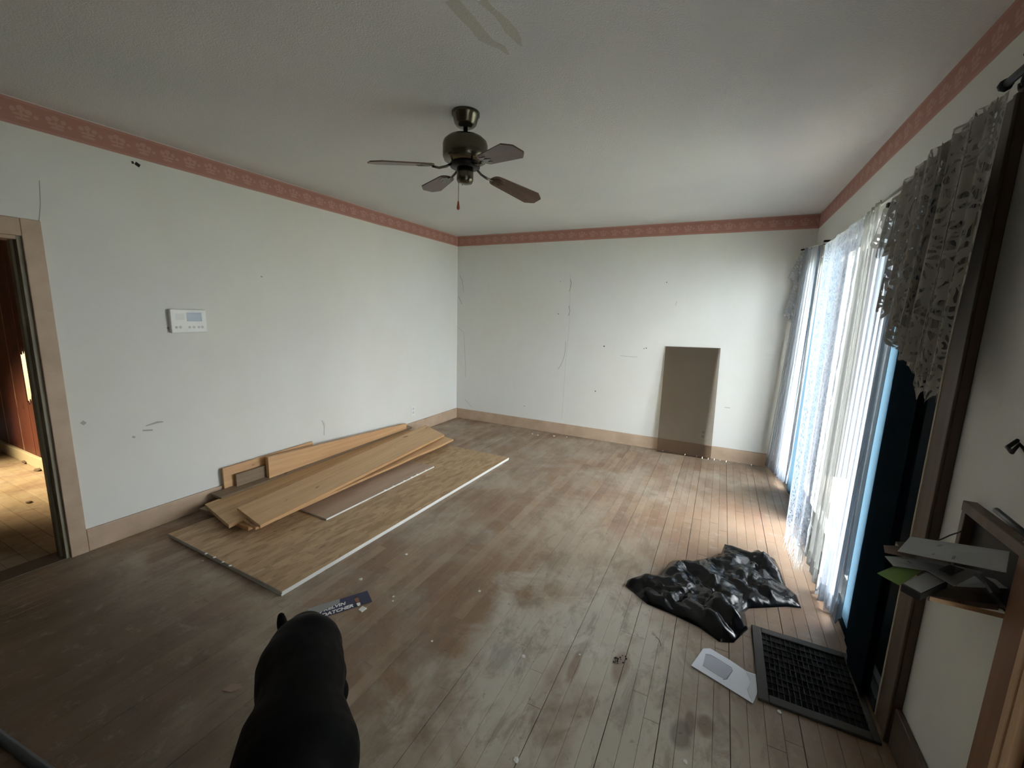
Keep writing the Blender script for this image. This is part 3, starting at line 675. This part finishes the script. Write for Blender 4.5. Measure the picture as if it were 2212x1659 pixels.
for t_ in (.47, .55, .66, .74, .80, .90):
    p_ = pa.lerp(pb_, t_); bm = bmesh.new(); bmesh.ops.create_uvsphere(bm, u_segments=8, v_segments=6, radius=.011, matrix=Matrix.Translation(p_-Vector((.004, 0, .003))) @ Matrix.Diagonal((1, 1.4, .5, 1)))
    obj('paint_drip', bm, whitespot, ply, smooth=True)

def plank(nl, nr, fl, fr, thick, mat, label, wav=0, chamfer=0, grp='lumber stacked along the left wall', name='lumber_board', edge=None):
    """top face corners: near-left, near-right, far-left, far-right"""
    nl, nr, fl, fr = map(Vector, (nl, nr, fl, fr)); ax = ((fl+fr)/2-(nl+nr)/2).normalized(); n_ = (nr-nl).cross(ax).normalized()
    if n_.z < 0: n_ = -n_
    s_ = n_.cross(ax).normalized()
    fr_ = Matrix((ax, s_, n_)).transposed().to_4x4(); fr_.translation = (nl+nr)/2-n_*thick
    K = 24; L_ = []; R_ = []
    for i in range(K+1):
        t_ = i/K; a = nl.lerp(fl, t_); b = nr.lerp(fr, t_)
        if wav: b = b+s_*wav*noise.noise((t_*5, 1.7, thick*50))*2
        L_.append(a); R_.append(b)
    if chamfer: L_[-1] = L_[-1]-ax*0; R_[-1] = R_[-1]-ax*chamfer
    poly = L_+R_[::-1]
    o = obj(name, prism([p-n_*thick for p in poly], n_*thick), mat, frame=fr_, bevel=.002)
    if edge:
        o.data.materials.append(edge)
        for p_ in o.data.polygons:
            if abs(p_.normal.z) < .4 and abs(p_.normal.x) < .9: p_.material_index = 1
    return tag(o, label, 'board', grp)
zt = .118
# P1 and the one under it
plank(H(512, 1097, 2, zt), H(562, 1135, 2, zt), H(919, 918, 2, zt+.012), H(966, 936, 2, zt+.010), .021, pinem, 'topmost wide pine board of the pile, clipped far corner', chamfer=.06, edge=orangem)
plank(H(517, 1118, 2, .084), H(556, 1141, 2, .084)-Vector((.02, 0, 0)), H(915, 930, 2, .09), H(981, 949, 2, .09), .018, pinem, 'pine board directly under the topmost one, rough wavy right edge', wav=.012, edge=orangem)
plank(H(442, 1089, 2, .086), H(494, 1134, 2, .094), H(868, 925, 2, .090), H(915, 935, 2, .098)+Vector((-.02, 0, 0)), .024, pine3m, 'knotty pine board left of the topmost one, its near end showing')
plank(H(470, 1114, 2, .068), H(536, 1139, 2, .068), H(868, 932, 2, .072), H(935, 948, 2, .072), .025, pine2m, 'pine board at the bottom of the pile, only its near tip showing')
plank(H(430, 1098, 2, .066), H(462, 1108, 2, .066), H(830, 935, 2, .066), H(858, 944, 2, .066), .024, pinedm, 'grey weathered board poking out at the left of the pile')
plank(H(456, 1066, 2, .115), H(478, 1075, 2, .100), H(872, 916, 2, .130), H(890, 922, 2, .115), .020, pinedm, 'narrow dark grimy board between the pile and the wall')
# boards standing on edge against the wall
def edgeboard(xa, ya, xb, yb, z0a, z1a, z0b, z1b, th, mat, label):
    q = [Vector((xa, ya, z0a)), Vector((xb, yb, z0b)), Vector((xb, yb, z1b)), Vector((xa, ya, z1a))]
    ax = (q[1]-q[0]).normalized(); n_ = Vector((-1, 0, 0)); s_ = n_.cross(ax).normalized(); n_ = ax.cross(s_)
    fr_ = Matrix((ax, s_, n_)).transposed().to_4x4(); fr_.translation = q[0]
    return tag(obj('lumber_board', prism(q, Vector((-th, 0, 0))), mat, frame=fr_, bevel=.002), label, 'board', 'lumber stacked along the left wall')
a = H(580, 1018, 0, .11); b = H(572, 990, 0, .11); e_ = H(884, 914, 0, .06)
edgeboard(.115, a.y+.0, .085, -1.15, .075, b.z-.0, .030, .175, .036, pine2m, 'thick board standing on edge along the wall with a lit orange face')
a2 = H(485, 1046, 0, .045); b2 = H(484, 1012, 0, .045)
edgeboard(.040, a2.y, .032, -2.35, .0, b2.z, 0, b2.z+.0, .018, pine2m, 'short tan board standing against the left wall behind the pile')
edgeboard(.074, a2.y+.07, .070, -2.2, .0, .205, 0, .205, .022, pinedm, 'dark board in front of the short tan one by the wall')
# pencil marks on P1
for px in ([(758, 1018), (763, 1026), (772, 1028)], [(780, 1018), (790, 1022)], [(795, 1016), (800, 1020)]):
    pass

# ------------------------------------------------------------------ campaign mailer on the floor
c00 = H(671, 1344, 2, .001); c10 = H(804, 1300, 2, .001); c01 = H(664, 1317, 2, .001)
eu = (c10-c00); Lf = eu.length; eu.normalize(); ev = Vector((-eu.y, eu.x, 0)); Hf = (c01-c00).dot(ev)
fo = c00
def fp(u_, v_, z_=.0): return fo+eu*(u_*Lf)+ev*(v_*Hf)+Vector((0, 0, z_))
fly = thing('mailer', fo, 'navy political mailer with white lettering and a small portrait on the floor', 'leaflet')
def quad(name, uv, z_, th, mat, par=None):
    return obj(name, prism([fp(a, b, z_) for a, b in uv], (0, 0, th)), mat, par or fly)
quad('sheet', [(0, 0), (1, 0), (1, 1), (0, 1)], .0005, .0012, navy)
quad('grey_flap', [(.0, .42), (.12, .42), (.5, .72), (.52, 1.02), (.0, 1.02)], .0018, .0006, paperg)
quad('portrait', [(.70, .0), (.72, .22), (.755, .30), (.81, .30), (.845, .22), (.86, .0)], .0018, .0003, navyw)
quad('portrait_shirt', [(.755, .0), (.745, .24), (.81, .24), (.80, .0)], .0022, .0002, whitep)
bm = prism([fp(.778+.036*math.cos(a), .55+.30*math.sin(a), .0018) for a in [i*math.pi/8 for i in range(16)]], (0, 0, .0007)); obj('portrait_face', bm, skinp, fly)
bm = prism([fp(.778+.038*math.cos(a), .66+.24*math.sin(a), .0018) for a in [i*math.pi/8 for i in range(0, 9)]], (0, 0, .0010)); obj('portrait_hair', bm, blackp, fly)
def text(body, u_, v_, size, par, shear=0, extr=.0002, mat=whitep, bold=0):
    cu = bpy.data.curves.new('lettering', 'FONT'); cu.body = body; cu.size = size; cu.shear = shear; cu.extrude = extr; cu.offset = bold
    to = bpy.data.objects.new('lettering_tmp', cu); C.objects.link(to)
    bpy.context.view_layer.update()
    me = bpy.data.meshes.new_from_object(to.evaluated_get(bpy.context.evaluated_depsgraph_get())); bpy.data.objects.remove(to)
    fr_ = Matrix((eu, ev, Vector((0, 0, 1)))).transposed().to_4x4(); fr_.translation = fp(u_, v_, .0021)
    o = bpy.data.objects.new('lettering', me); C.objects.link(o); me.materials.clear(); me.materials.append(mat)
    o.parent = par; o.matrix_local = Matrix.Translation(-BASE[par.name]) @ fr_
text('KELVIN', .22, .44, .031, fly, .25, bold=.0010); text('DATCHER', .17, .07, .032, fly, .25, bold=.0011)
text('Re-Elect', .06, .60, .020, fly, .5)
obj('check_mark', curvebox([fp(.04, .22, .002), fp(.08, .10, .002), fp(.20, .52, .002)], .005, .0004, (0, 0, 1)), whitep, fly)
obj('tick_box', curvebox([fp(.10, .42, .002), fp(.015, .36, .002), fp(.015, .06, .002), fp(.07, .02, .002)], .0022, .0004, (0, 0, 1)), whitep, fly)

# ------------------------------------------------------------------ window envelope
ep = [(1493, 1438), (1519, 1401), (1534, 1401), (1575, 1425), (1612, 1450), (1649, 1463), (1640, 1488), (1626, 1520), (1560, 1479)]
ef = [H(a, b, 2, .004) for a, b in ep]
env = thing('envelope', (3.40, -3.03, 0), 'white window envelope lying on the floor beside the register', 'envelope')
obj('paper', prism(ef, (0, 0, .0015)), paper, env, bevel=.0004)
wq = [H(a, b, 2, .006) for a, b in ((1524, 1414), (1535, 1416), (1578, 1442), (1581, 1448), (1570, 1466), (1564, 1467), (1518, 1438))]
obj('window_film', prism(wq, (0, 0, .0006)), M('envelope_window_film', (.50, .53, .62), .25), env)
fr1 = [H(a, b, 2, .0066) for a, b in ((1524, 1413), (1536, 1415), (1580, 1442), (1582, 1449), (1570, 1467), (1562, 1468))]
obj('window_rim', curvebox(fr1, .002, .0005, (0, 0, 1)), inkm, env)
fl = [H(a, b, 2, .0056) for a, b in ((1612, 1452), (1622, 1473), (1614, 1490), (1625, 1518), (1648, 1464))]
obj('crease', prism(fl, (0, 0, .0012)), M('shaded_paper', (.62, .65, .70), .6), env)

# ------------------------------------------------------------------ floor register
rg = thing('floor_register', (3.69, -2.89, 0), 'dirty metal floor register with a black grid beside the envelope', 'floor vent')
X0, X1, Y0, Y1 = 3.505, 3.885, -3.115, -2.665; b_w = .038
obj('duct_shade', box((X0+.01, Y0+.01, .0004), (X1-.01, Y1-.01, .0016)), pit, rg)  # flat black sheet standing in for the shade inside the duct
for lo, hi in (((X0, Y0, 0), (X0+b_w, Y1, .012)), ((X1-b_w*.6, Y0, 0), (X1, Y1, .012)), ((X0+b_w, Y1-b_w, 0), (X1-b_w*.6, Y1, .0118)), ((X0+b_w, Y0, 0), (X1-b_w*.6, Y0+b_w, .0118))):
    obj('frame_bar', box(lo, hi), ventm, rg, bevel=.003)
ny = 10
for i in range(1, ny): 
    yy = Y0+b_w+(Y1-Y0-2*b_w)*i/ny; obj('slat', box((X0+b_w, yy-.0012, .0017), (X1-b_w*.6, yy+.0012, .0085)), ventd, rg)
nx = 17
for i in range(1, nx):
    xx = X0+b_w+(X1-X0-1.6*b_w)*i/nx; obj('slat', box((xx-.001, Y0+b_w, .0017), (xx+.001, Y1-b_w, .0075)), ventd, rg)

# ------------------------------------------------------------------ black plastic bag
bo = [(1220, 120, .10), (1350, 170, .09), (1500, 240, .08), (1540, 210, .08), (1770, 320, .05), (1830, 450, .03), (1890, 640, .02), (2010, 740, .02), (2060, 895, 0), (1900, 880, 0), (1480, 900, 0), (1430, 940, 0), (1470, 1130, 0), (1310, 1280, 0), (1150, 1270, 0), (930, 1110, 0), (640, 970, 0), (350, 850, 0), (110, 650, .0), (130, 580, .02), (290, 505, .04), (490, 490, .06), (600, 355, .05), (830, 345, .06), (1170, 255, .08)]
poly = [H(1330+a/5.144, 1140+b/5.144, 2, z_) for a, b, z_ in bo]
ph = [z_ for _, _, z_ in bo]
def inside(x, y):
    r = False; n_ = len(poly)
    for i in range(n_):
        a, b = poly[i], poly[(i+1) % n_]
        if (a.y > y) != (b.y > y) and x < (b.x-a.x)*(y-a.y)/(b.y-a.y)+a.x: r = not r
    return r
def edist(x, y):
    best = 9; hh_ = 0
    for i in range(len(poly)):
        a, b = poly[i], poly[(i+1) % len(poly)]; dx, dy = b.x-a.x, b.y-a.y; t_ = max(0, min(1, ((x-a.x)*dx+(y-a.y)*dy)/(dx*dx+dy*dy)))
        d_ = math.hypot(a.x+dx*t_-x, a.y+dy*t_-y)
        if d_ < best: best = d_; hh_ = ph[i]*(1-t_)+ph[(i+1) % len(poly)]*t_
    return best, hh_
bm = bmesh.new()
from mathutils.geometry import delaunay_2d_cdt
pts2 = []
dens = []
for i in range(len(poly)):
    a, b = poly[i], poly[(i+1) % len(poly)]; n_ = max(2, int((b-a).length/.014))
    for k_ in range(n_): q = a.lerp(b, k_/n_); dens.append(Vector((q.x, q.y)))
nb_ = len(dens); pts2 = list(dens)
xx = 2.8
while xx < 3.9:
    yy = -2.95
    while yy < -1.7:
        x_ = xx+random.uniform(-.003, .003); y_ = yy+random.uniform(-.003, .003)
        if inside(x_, y_) and edist(x_, y_)[0] > .008: pts2.append(Vector((x_, y_)))
        yy += .0095
    xx += .0095
res = delaunay_2d_cdt(pts2, [], [list(range(nb_))], 1, 1e-6)
def crease(p, s, ang, k_):
    q = Vector((p[0]*math.cos(ang)+p[1]*math.sin(ang), (-p[0]*math.sin(ang)+p[1]*math.cos(ang))*k_, .3))*s
    q = q+Vector((noise.noise(q*.6), noise.noise(q*.6+Vector((5, 2, 1))), 0))*.7
    d_ = noise.voronoi(q)[0]; return min(1, (d_[1]-d_[0])*1.3)
vs = []
for v2 in res[0]:
    ed_, hb = edist(v2.x, v2.y); rise = 1-math.exp(-ed_/.035)
    q = (v2.x, v2.y)
    f1 = crease(q, 5.5, .9, .30); f2 = crease(q, 10, -.3, .35); f3 = crease(q, 19, 1.3, .4)
    h_ = hb*math.exp(-ed_/.12)*.6+rise*(.026+.060*f1+.030*f2+.007*f3+.018*noise.noise((v2.x*5, v2.y*5, 1)))
    vs.append(bm.verts.new((v2.x+.006*rise*noise.noise((v2.x*18, v2.y*18, 2)), v2.y+.006*rise*noise.noise((v2.x*18, v2.y*18, 9)), .003+max(0, h_))))
bot_ = {}
for f_ in res[2]:
    try: bm.faces.new([vs[i] for i in f_])
    except ValueError: pass
be = [e for e in bm.edges if e.is_boundary]
r = bmesh.ops.extrude_edge_only(bm, edges=be)
for g in r['geom']:
    if isinstance(g, bmesh.types.BMVert): g.co.z = .001
bmesh.ops.recalc_face_normals(bm, faces=bm.faces)
tag(obj('trash_bag', bm, bagm, smooth=True), 'crumpled black plastic trash bag spread on the floor near the curtains', 'trash bag')

# ------------------------------------------------------------------ mail rack and papers on the right wall
rk = thing('mail_rack', (3.85, -3.3, .60), 'wooden wall rack at the lower right holding loose mail', 'rack')
sa = H(2007, 1286, 2, .78); sb = H(2158, 1306, 2, .78)
obj('shelf', prism([Vector((RW, -3.10, .764)), Vector((sa.x+.02, -3.16, .764)), sa-Vector((0, 0, .016)), Vector((RW, sb.y, .764))], (0, 0, .016)), casm, rk, bevel=.001)
obj('lit_shelf_edge', box((sa.x+.002, sa.y-.004, .768), (RW, sa.y+.0, .779)), lightwood, rk)  # paler wood colour stands in for light on the shelf edge
fa = H(2080, 1080, 0, RW-.03); zt_ = fa.z; yt = fa.y
obj('frame_rail', box((RW-.03, -3.60, zt_-.03), (RW, yt, zt_)), casm, rk, bevel=.002)
obj('frame_stile', box((RW-.028, yt-.020, .781), (RW, yt, zt_-.03)), casm, rk, bevel=.002)
obj('back_panel', box((RW-.006, -3.60, .781), (RW-.0005, yt-.02, zt_-.03)), M('dark_back_panel', (.012, .01, .009), .6), rk)
sk = H(2152, 1102, 0, RW-.05); sk2 = H(2225, 1162, 0, RW-.05)
tag(obj('stick', tube([sk, sk2], .007), blackp, smooth=True), 'dark stick lying on top of the mail rack rail', 'stick')
mx = lambda a, b: (1850+a/3.688, 900+b/3.688)
def sheetp(name, pts, zs, th, mat, label, cat='envelope', marks=()):
    q = []
    for (a, b), z_ in zip(pts, zs): q.append(H(*mx(a, b), 2, z_))
    n_ = (q[1]-q[0]).cross(q[2]-q[0]).normalized(); n_ = n_ if n_.z > 0 else -n_
    root = thing(name, sum(q, Vector())/len(q), label, cat, 'papers on the wall rack')
    obj('paper', prism(q, n_*th), mat, root, bevel=.0003)
    for k_, (mk, w_) in enumerate(marks):
        def bil(u_, v_): return (q[0].lerp(q[1], u_)).lerp(q[3].lerp(q[2], u_), v_)
        obj('printing', curvebox([bil(*a)+n_*th for a in mk], w_, .0002, n_), inkm, root)
    return root
sheetp('envelope', [(330, 1075), (430, 960), (1225, 1080), (1195, 1245)], [.845, .85, .93, .915], .002, paperg, 'long grey envelope on top of the mail pile', marks=[([(.12, .55), (.30, .55)], .006), ([(.14, .35), (.4, .38)], .005), ([(.66, .35), (.80, .38)], .010)])
sheetp('leaflet', [(225, 1085), (215, 1028), (335, 1035), (480, 1135)], [.825, .83, .835, .83], .002, kraft, 'dark brown leaflet sticking out left under the top envelope', 'leaflet')
sheetp('envelope', [(290, 1190), (225, 1115), (500, 1125), (1000, 1240), (780, 1355), (560, 1228)], [.815, .818, .822, .83, .81, .812], .002, paperg, 'pale envelope under the top one with its corner pointing left', marks=[([(.3, .3), (.6, .35)], .005)])
sheetp('leaflet', [(345, 1350), (165, 1250), (330, 1180), (530, 1222)], [.800, .803, .805, .803], .002, greenp, 'bright green leaflet at the left tip of the mail pile', 'leaflet')
sheetp('envelope', [(800, 1356), (985, 1230), (1240, 1270), (1225, 1372)], [.795, .80, .85, .84], .002, paperg, 'pale paper at the bottom right of the mail pile near the wood post')
q = [H(*mx(a, b), 2, .806) for a, b in ((515, 1402), (378, 1330), (560, 1240), (712, 1310))]
bk = thing('notepad', sum(q, Vector())/4, 'thick notepad with dark sides and pale cover at the rack front', 'notepad', 'papers on the wall rack')
cen = sum(q, Vector())/4
q2 = [cen+(p-cen)*1.12 for p in q]
obj('pad', prism([p-Vector((0, 0, .020)) for p in q2], (0, 0, .019)), blackp, bk, bevel=.001)
obj('cover', prism([p-Vector((0, 0, .001)) for p in q], (0, 0, .002)), paperg, bk)
tag(obj('card', prism([H(*mx(a, b), 2, .836) for a, b in ((655, 1218), (740, 1185), (860, 1222), (755, 1268))], (0, 0, .002)), blackp), 'small black card lying on the pale envelope', 'card', 'papers on the wall rack')
tag(obj('strap', curvebox([H(*mx(a, b), 2, z_) for a, b, z_ in ((960, 1255, .838), (1060, 1330, .838), (1120, 1410, .835), (1150, 1480, .82), (1160, 1535, .79))], [.014, .02, .024, .022, .014], .004, (-.3, -.3, .9)), blackp), 'black strap hanging over the right end of the rack', 'strap')
tag(obj('cord', tube([H(*mx(a, b), 0, 3.88) for a, b in ((605, 1003), (680, 975), (745, 945), (830, 915))], .002), blackp), 'thin black cord rising from the mail to the rack frame', 'cord')
# wood post of the near doorway on the right wall
d3 = struct(thing('door_2', (RW, -3.7, 0), None, None))
e0 = H(2128, 1500, 0, RW-.02)
obj('casing', box((RW-.022, -3.60, 0), (RW, e0.y, .98)), brownwood, d3, bevel=.002)
st1 = H(2180, 1524, 0, RW-.05).y
obj('casing_bead', box((RW-.055, st1-.014, 0), (RW-.03, st1+.009, 2.05)), lightwood, d3, bevel=.004)
obj('casing_bead', box((RW-.055, st1-.040, 0), (RW-.03, st1-.019, 2.05)), lightwood, d3, bevel=.004)
obj('casing_back', box((RW-.03, -3.76, 0), (RW-.0005, -3.60, 2.05)), brownwood, d3)
obj('jamb', box((RW-.004, -3.802, 0), (RW+T, -3.78, 2.02)), lightwood, d3)
frost = bpy.data.materials.new('added_frosted_glass'); frost.use_nodes = True  # unseen glazed door, added to light the foreground floor
nt = frost.node_tree; nt.nodes.clear(); o_ = nt.nodes.new('ShaderNodeOutputMaterial'); a_ = nt.nodes.new('ShaderNodeBsdfTranslucent'); a_.inputs[0].default_value = (.45, .45, .43, 1)
b_ = nt.nodes.new('ShaderNodeBsdfTransparent'); b_.inputs[0].default_value = (.25, .25, .25, 1); m_ = nt.nodes.new('ShaderNodeMixShader'); m_.inputs[0].default_value = .5
L(frost, a_.outputs[0], m_.inputs[1]); L(frost, b_.outputs[0], m_.inputs[2]); L(frost, m_.outputs[0], o_.inputs[0])
obj('added_door_pane', box((RW+.06, -4.65, .12), (RW+.064, -3.90, 1.92)), frost, d3)
for lo, hi in (((RW+.04, -3.90, 0), (RW+.08, -3.81, 2.01)), ((RW+.04, -4.74, 0), (RW+.08, -4.65, 2.01)), ((RW+.04, -4.65, 0), (RW+.08, -3.90, .12)), ((RW+.04, -4.65, 1.92), (RW+.08, -3.90, 2.01))): obj('added_door_rail', box(lo, hi), framem, d3)
hk = H(2207, 972, 0, RW)
tag(obj('hook', tube([hk+Vector((0, .02, .02)), hk+Vector((-.02, .012, 0)), hk+Vector((-.025, -.02, -.005)), hk+Vector((-.02, -.03, .02)), hk+Vector((0, -.02, .0))], .005), darkm, smooth=True), 'small black hook on the grey wall at the right edge', 'hook')

# ------------------------------------------------------------------ the dog
def remesh(bm, vox, name, mat, loc, it=6):
    me = bpy.data.meshes.new('tmp'); bm.to_mesh(me); bm.free(); o = bpy.data.objects.new('tmp', me); C.objects.link(o)
    r_ = o.modifiers.new('r', 'REMESH'); r_.mode = 'VOXEL'; r_.voxel_size = vox
    s_ = o.modifiers.new('s', 'SMOOTH'); s_.iterations = it; s_.factor = .6
    bpy.context.view_layer.update()
    me2 = bpy.data.meshes.new_from_object(o.evaluated_get(bpy.context.evaluated_depsgraph_get())); bpy.data.objects.remove(o)
    me2.transform(Matrix.Translation(-Vector(loc))); me2.materials.clear(); me2.materials.append(mat)
    for p_ in me2.polygons: p_.use_smooth = True
    n = bpy.data.objects.new(name, me2); n.location = loc; C.objects.link(n); BASE[n.name] = Vector(loc); return n
bm = bmesh.new()
def ball(c_, r_, sc_=(1, 1, 1), ang=0):
    bmesh.ops.create_uvsphere(bm, u_segments=20, v_segments=14, radius=r_, matrix=Matrix.Translation(c_) @ Matrix.Rotation(ang, 4, 'Z') @ Matrix.Diagonal((*sc_, 1)))
def limb(pts, rs):
    tube(pts, rs, 14, bm)
    for p_, r_ in zip(pts, rs): ball(p_, r_*.99)
zb = .46
nodes = []
def dnode(px_, py_, hw_):
    z_ = .45
    for _ in range(6):
        c_ = H(px_, py_, 2, z_); r_ = hw_*(c_-EYE).dot(fw)/FPX; z_ = .575-r_
    return c_, r_
for y_, xl, xr in ((1380, 612, 716), (1410, 578, 738), (1440, 560, 741), (1475, 559, 744), (1505, 561, 741), (1535, 553, 738), (1566, 541, 742), (1597, 521, 757), (1628, 512, 767), (1659, 507, 777)):
    nodes.append(dnode((xl+xr)/2, y_, (xr-xl)/2))
limb([n_[0] for n_ in nodes], [n_[1]*.97 for n_ in nodes])
dirv = (nodes[-1][0]-nodes[0][0]).normalized()
sh = nodes[-1][0]+dirv*.12-Vector((0, 0, .03)); nk = sh+dirv*.13+Vector((0, 0, .0)); hd = nk+dirv*.09+Vector((0, 0, .0))
limb([nodes[-1][0], sh, nk, hd], [nodes[-1][1]*.95, .105, .075, .070]); limb([hd, hd+dirv*.07-Vector((0, 0, .015)), hd+dirv*.15-Vector((0, 0, .03))], [.07, .045, .028])
sd = Vector((-dirv.y, dirv.x, 0)).normalized()
for s_ in (-1, 1):
    limb([hd+sd*.05*s_+Vector((0, 0, .05)), hd+sd*.075*s_+Vector((0, 0, .02)), hd+sd*.085*s_-Vector((0, 0, .05))], [.018, .024, .012])
    hp = nodes[2][0]+sd*.045*s_-Vector((0, 0, .05))
    limb([hp, hp+dirv*.05-Vector((0, 0, .12)), hp-dirv*.03-Vector((0, 0, .25)), hp-dirv*.01-Vector((0, 0, .38)), Vector((hp.x, hp.y, .018))+dirv*.03], [.075, .055, .026, .022, .026])
    fp_ = nodes[-1][0]+dirv*.04+sd*.055*s_-Vector((0, 0, .08))
    limb([fp_, fp_-Vector((0, 0, .18)), fp_-Vector((0, 0, .33)), Vector((fp_.x, fp_.y, .018))+dirv*.02], [.055, .034, .024, .027])
# far hump of the rump and the right thigh
c_ = H(660, 1372, 2, zb-.02); ball(c_, 47*(c_-EYE).dot(fw)/FPX)
c_ = H(697, 1402, 2, zb); ball(c_, 34*(c_-EYE).dot(fw)/FPX)
c_ = H(722, 1497, 2, zb-.06); ball(c_, 30*(c_-EYE).dot(fw)/FPX, (1, 1, 1.2))
tz = [(617, 1388, .50), (613, 1362, .50), (609, 1345, .51), (607, 1331, .52)]
tp = [H(a, b, 2, z_) for a, b, z_ in tz]
limb(tp, [.022, .0175, .016, .012])
dog = remesh(bm, .006, 'dog', coat, (nodes[4][0].x, nodes[4][0].y, 0), 5)
tag(dog, 'black short-haired dog seen from above at the bottom edge of the picture', 'dog')

# ------------------------------------------------------------------ cable in the corner, debris
tag(obj('cable', tube([H(a, b, 2, .014) for a, b in ((-60, 1548), (0, 1592), (55, 1632), (110, 1672), (180, 1720))], .014, 10), hosem, smooth=True), 'dark blue grey cable lying on the floor at the bottom left corner', 'cable')
def chip(px, py, r_, label, mat=chipm, z_=0, flat=.5, grp='crumbs and chips on the floor', nm='plaster_chip', ax=None):
    b_ = bmesh.new(); c_ = H(px, py, 2, z_)
    bmesh.ops.create_icosphere(b_, subdivisions=1, radius=r_)
    for v_ in b_.verts: v_.co *= random.uniform(.7, 1.15); v_.co.z *= flat
    mn = min(v_.co.z for v_ in b_.verts)
    for v_ in b_.verts: v_.co += c_; v_.co.z -= mn
    tag(obj(nm, b_, mat), label, 'chip' if nm == 'plaster_chip' else 'debris', grp)
for a, b, r_, lb in ((438, 1212, .006, 'tiny white chip beside the near left end of the large strand board'), (780, 1253, .011, 'white chip just above the navy mailer'), (878, 1199, .009, 'pale chip beside the long edge of the large strand board'),
                     (850, 1290, .007, 'small white chip right of the navy mailer'), (849, 1299, .005, 'tiny white crumb just below the chip right of the mailer'), (933, 1386, .006, 'tiny white crumb on the bare floor right of the dog'), (1036, 1278, .008, 'white chip on the pale patch in the middle of the floor'),
                     (1131, 1420, .010, 'round pale chip on a floor seam in the middle foreground'), (1115, 1645, .011, 'pale lump at the bottom middle of the floor'), (1480, 1648, .010, 'bright white chip at the bottom below the envelope'),
                     (1684, 1540, .009, 'small white chip just below the floor register'), (1252, 1415, .005, 'tiny white crumb right of the long floor seam'), (1150, 938, .012, 'white chip near the baseboard of the back wall, left one'),
                     (1162, 941, .014, 'white chip near the baseboard of the back wall, second from left'), (1197, 943, .016, 'white chip near the baseboard of the back wall, third from left'), (1224, 945, .012, 'white chip near the baseboard of the back wall, rightmost')):
    chip(a, b, r_, lb)
# a folded scrap by the mailer
q = [H(a, b, 2, .001) for a, b in ((774, 1318), (783, 1310), (793, 1315), (782, 1323))]
tag(obj('paper_scrap', prism(q, (0, 0, .004)), whitespot, bevel=.001), 'small folded white scrap touching the right end of the mailer', 'scrap')
q = [H(a, b, 2, .001) for a, b in ((480, 1492), (500, 1478), (522, 1478), (520, 1488), (498, 1496))]
tag(obj('paper_scrap', prism(q, (0, 0, .002)), M('brown_scrap', (.30, .22, .17), .8)), 'brownish torn scrap on the dark floor left of the dog', 'scrap')
for a, b, r_, lb in ((57, 1000, .035, 'curled dead leaf nearest the baseboard in the side room'), (85, 1016, .035, 'dead leaf beside the baseboard near the door jamb'), (63, 1086, .022, 'small dead leaf on the lit floor of the side room')):
    chip(a, b, r_, lb, leafm, 0, .35, 'dead leaves in the side room', 'leaf')
bm = bmesh.new()
for i in range(16):
    c_ = H(random.gauss(1333, 11), random.gauss(1424, 6), 2, .002); bmesh.ops.create_icosphere(bm, subdivisions=1, radius=random.uniform(.002, .0045), matrix=Matrix.Translation(c_))
tag(obj('crumbs', bm, dotm), 'cluster of dark crumbs on the floor below the trash bag', 'crumbs', None, 'stuff')
tag(obj('twig', tube([H(a, b, 2, .002) for a, b in ((1417, 1375), (1423, 1381), (1427, 1390), (1428, 1396))], .0012, 6), leafm), 'thin curved twig between the bag and the envelope', 'twig')
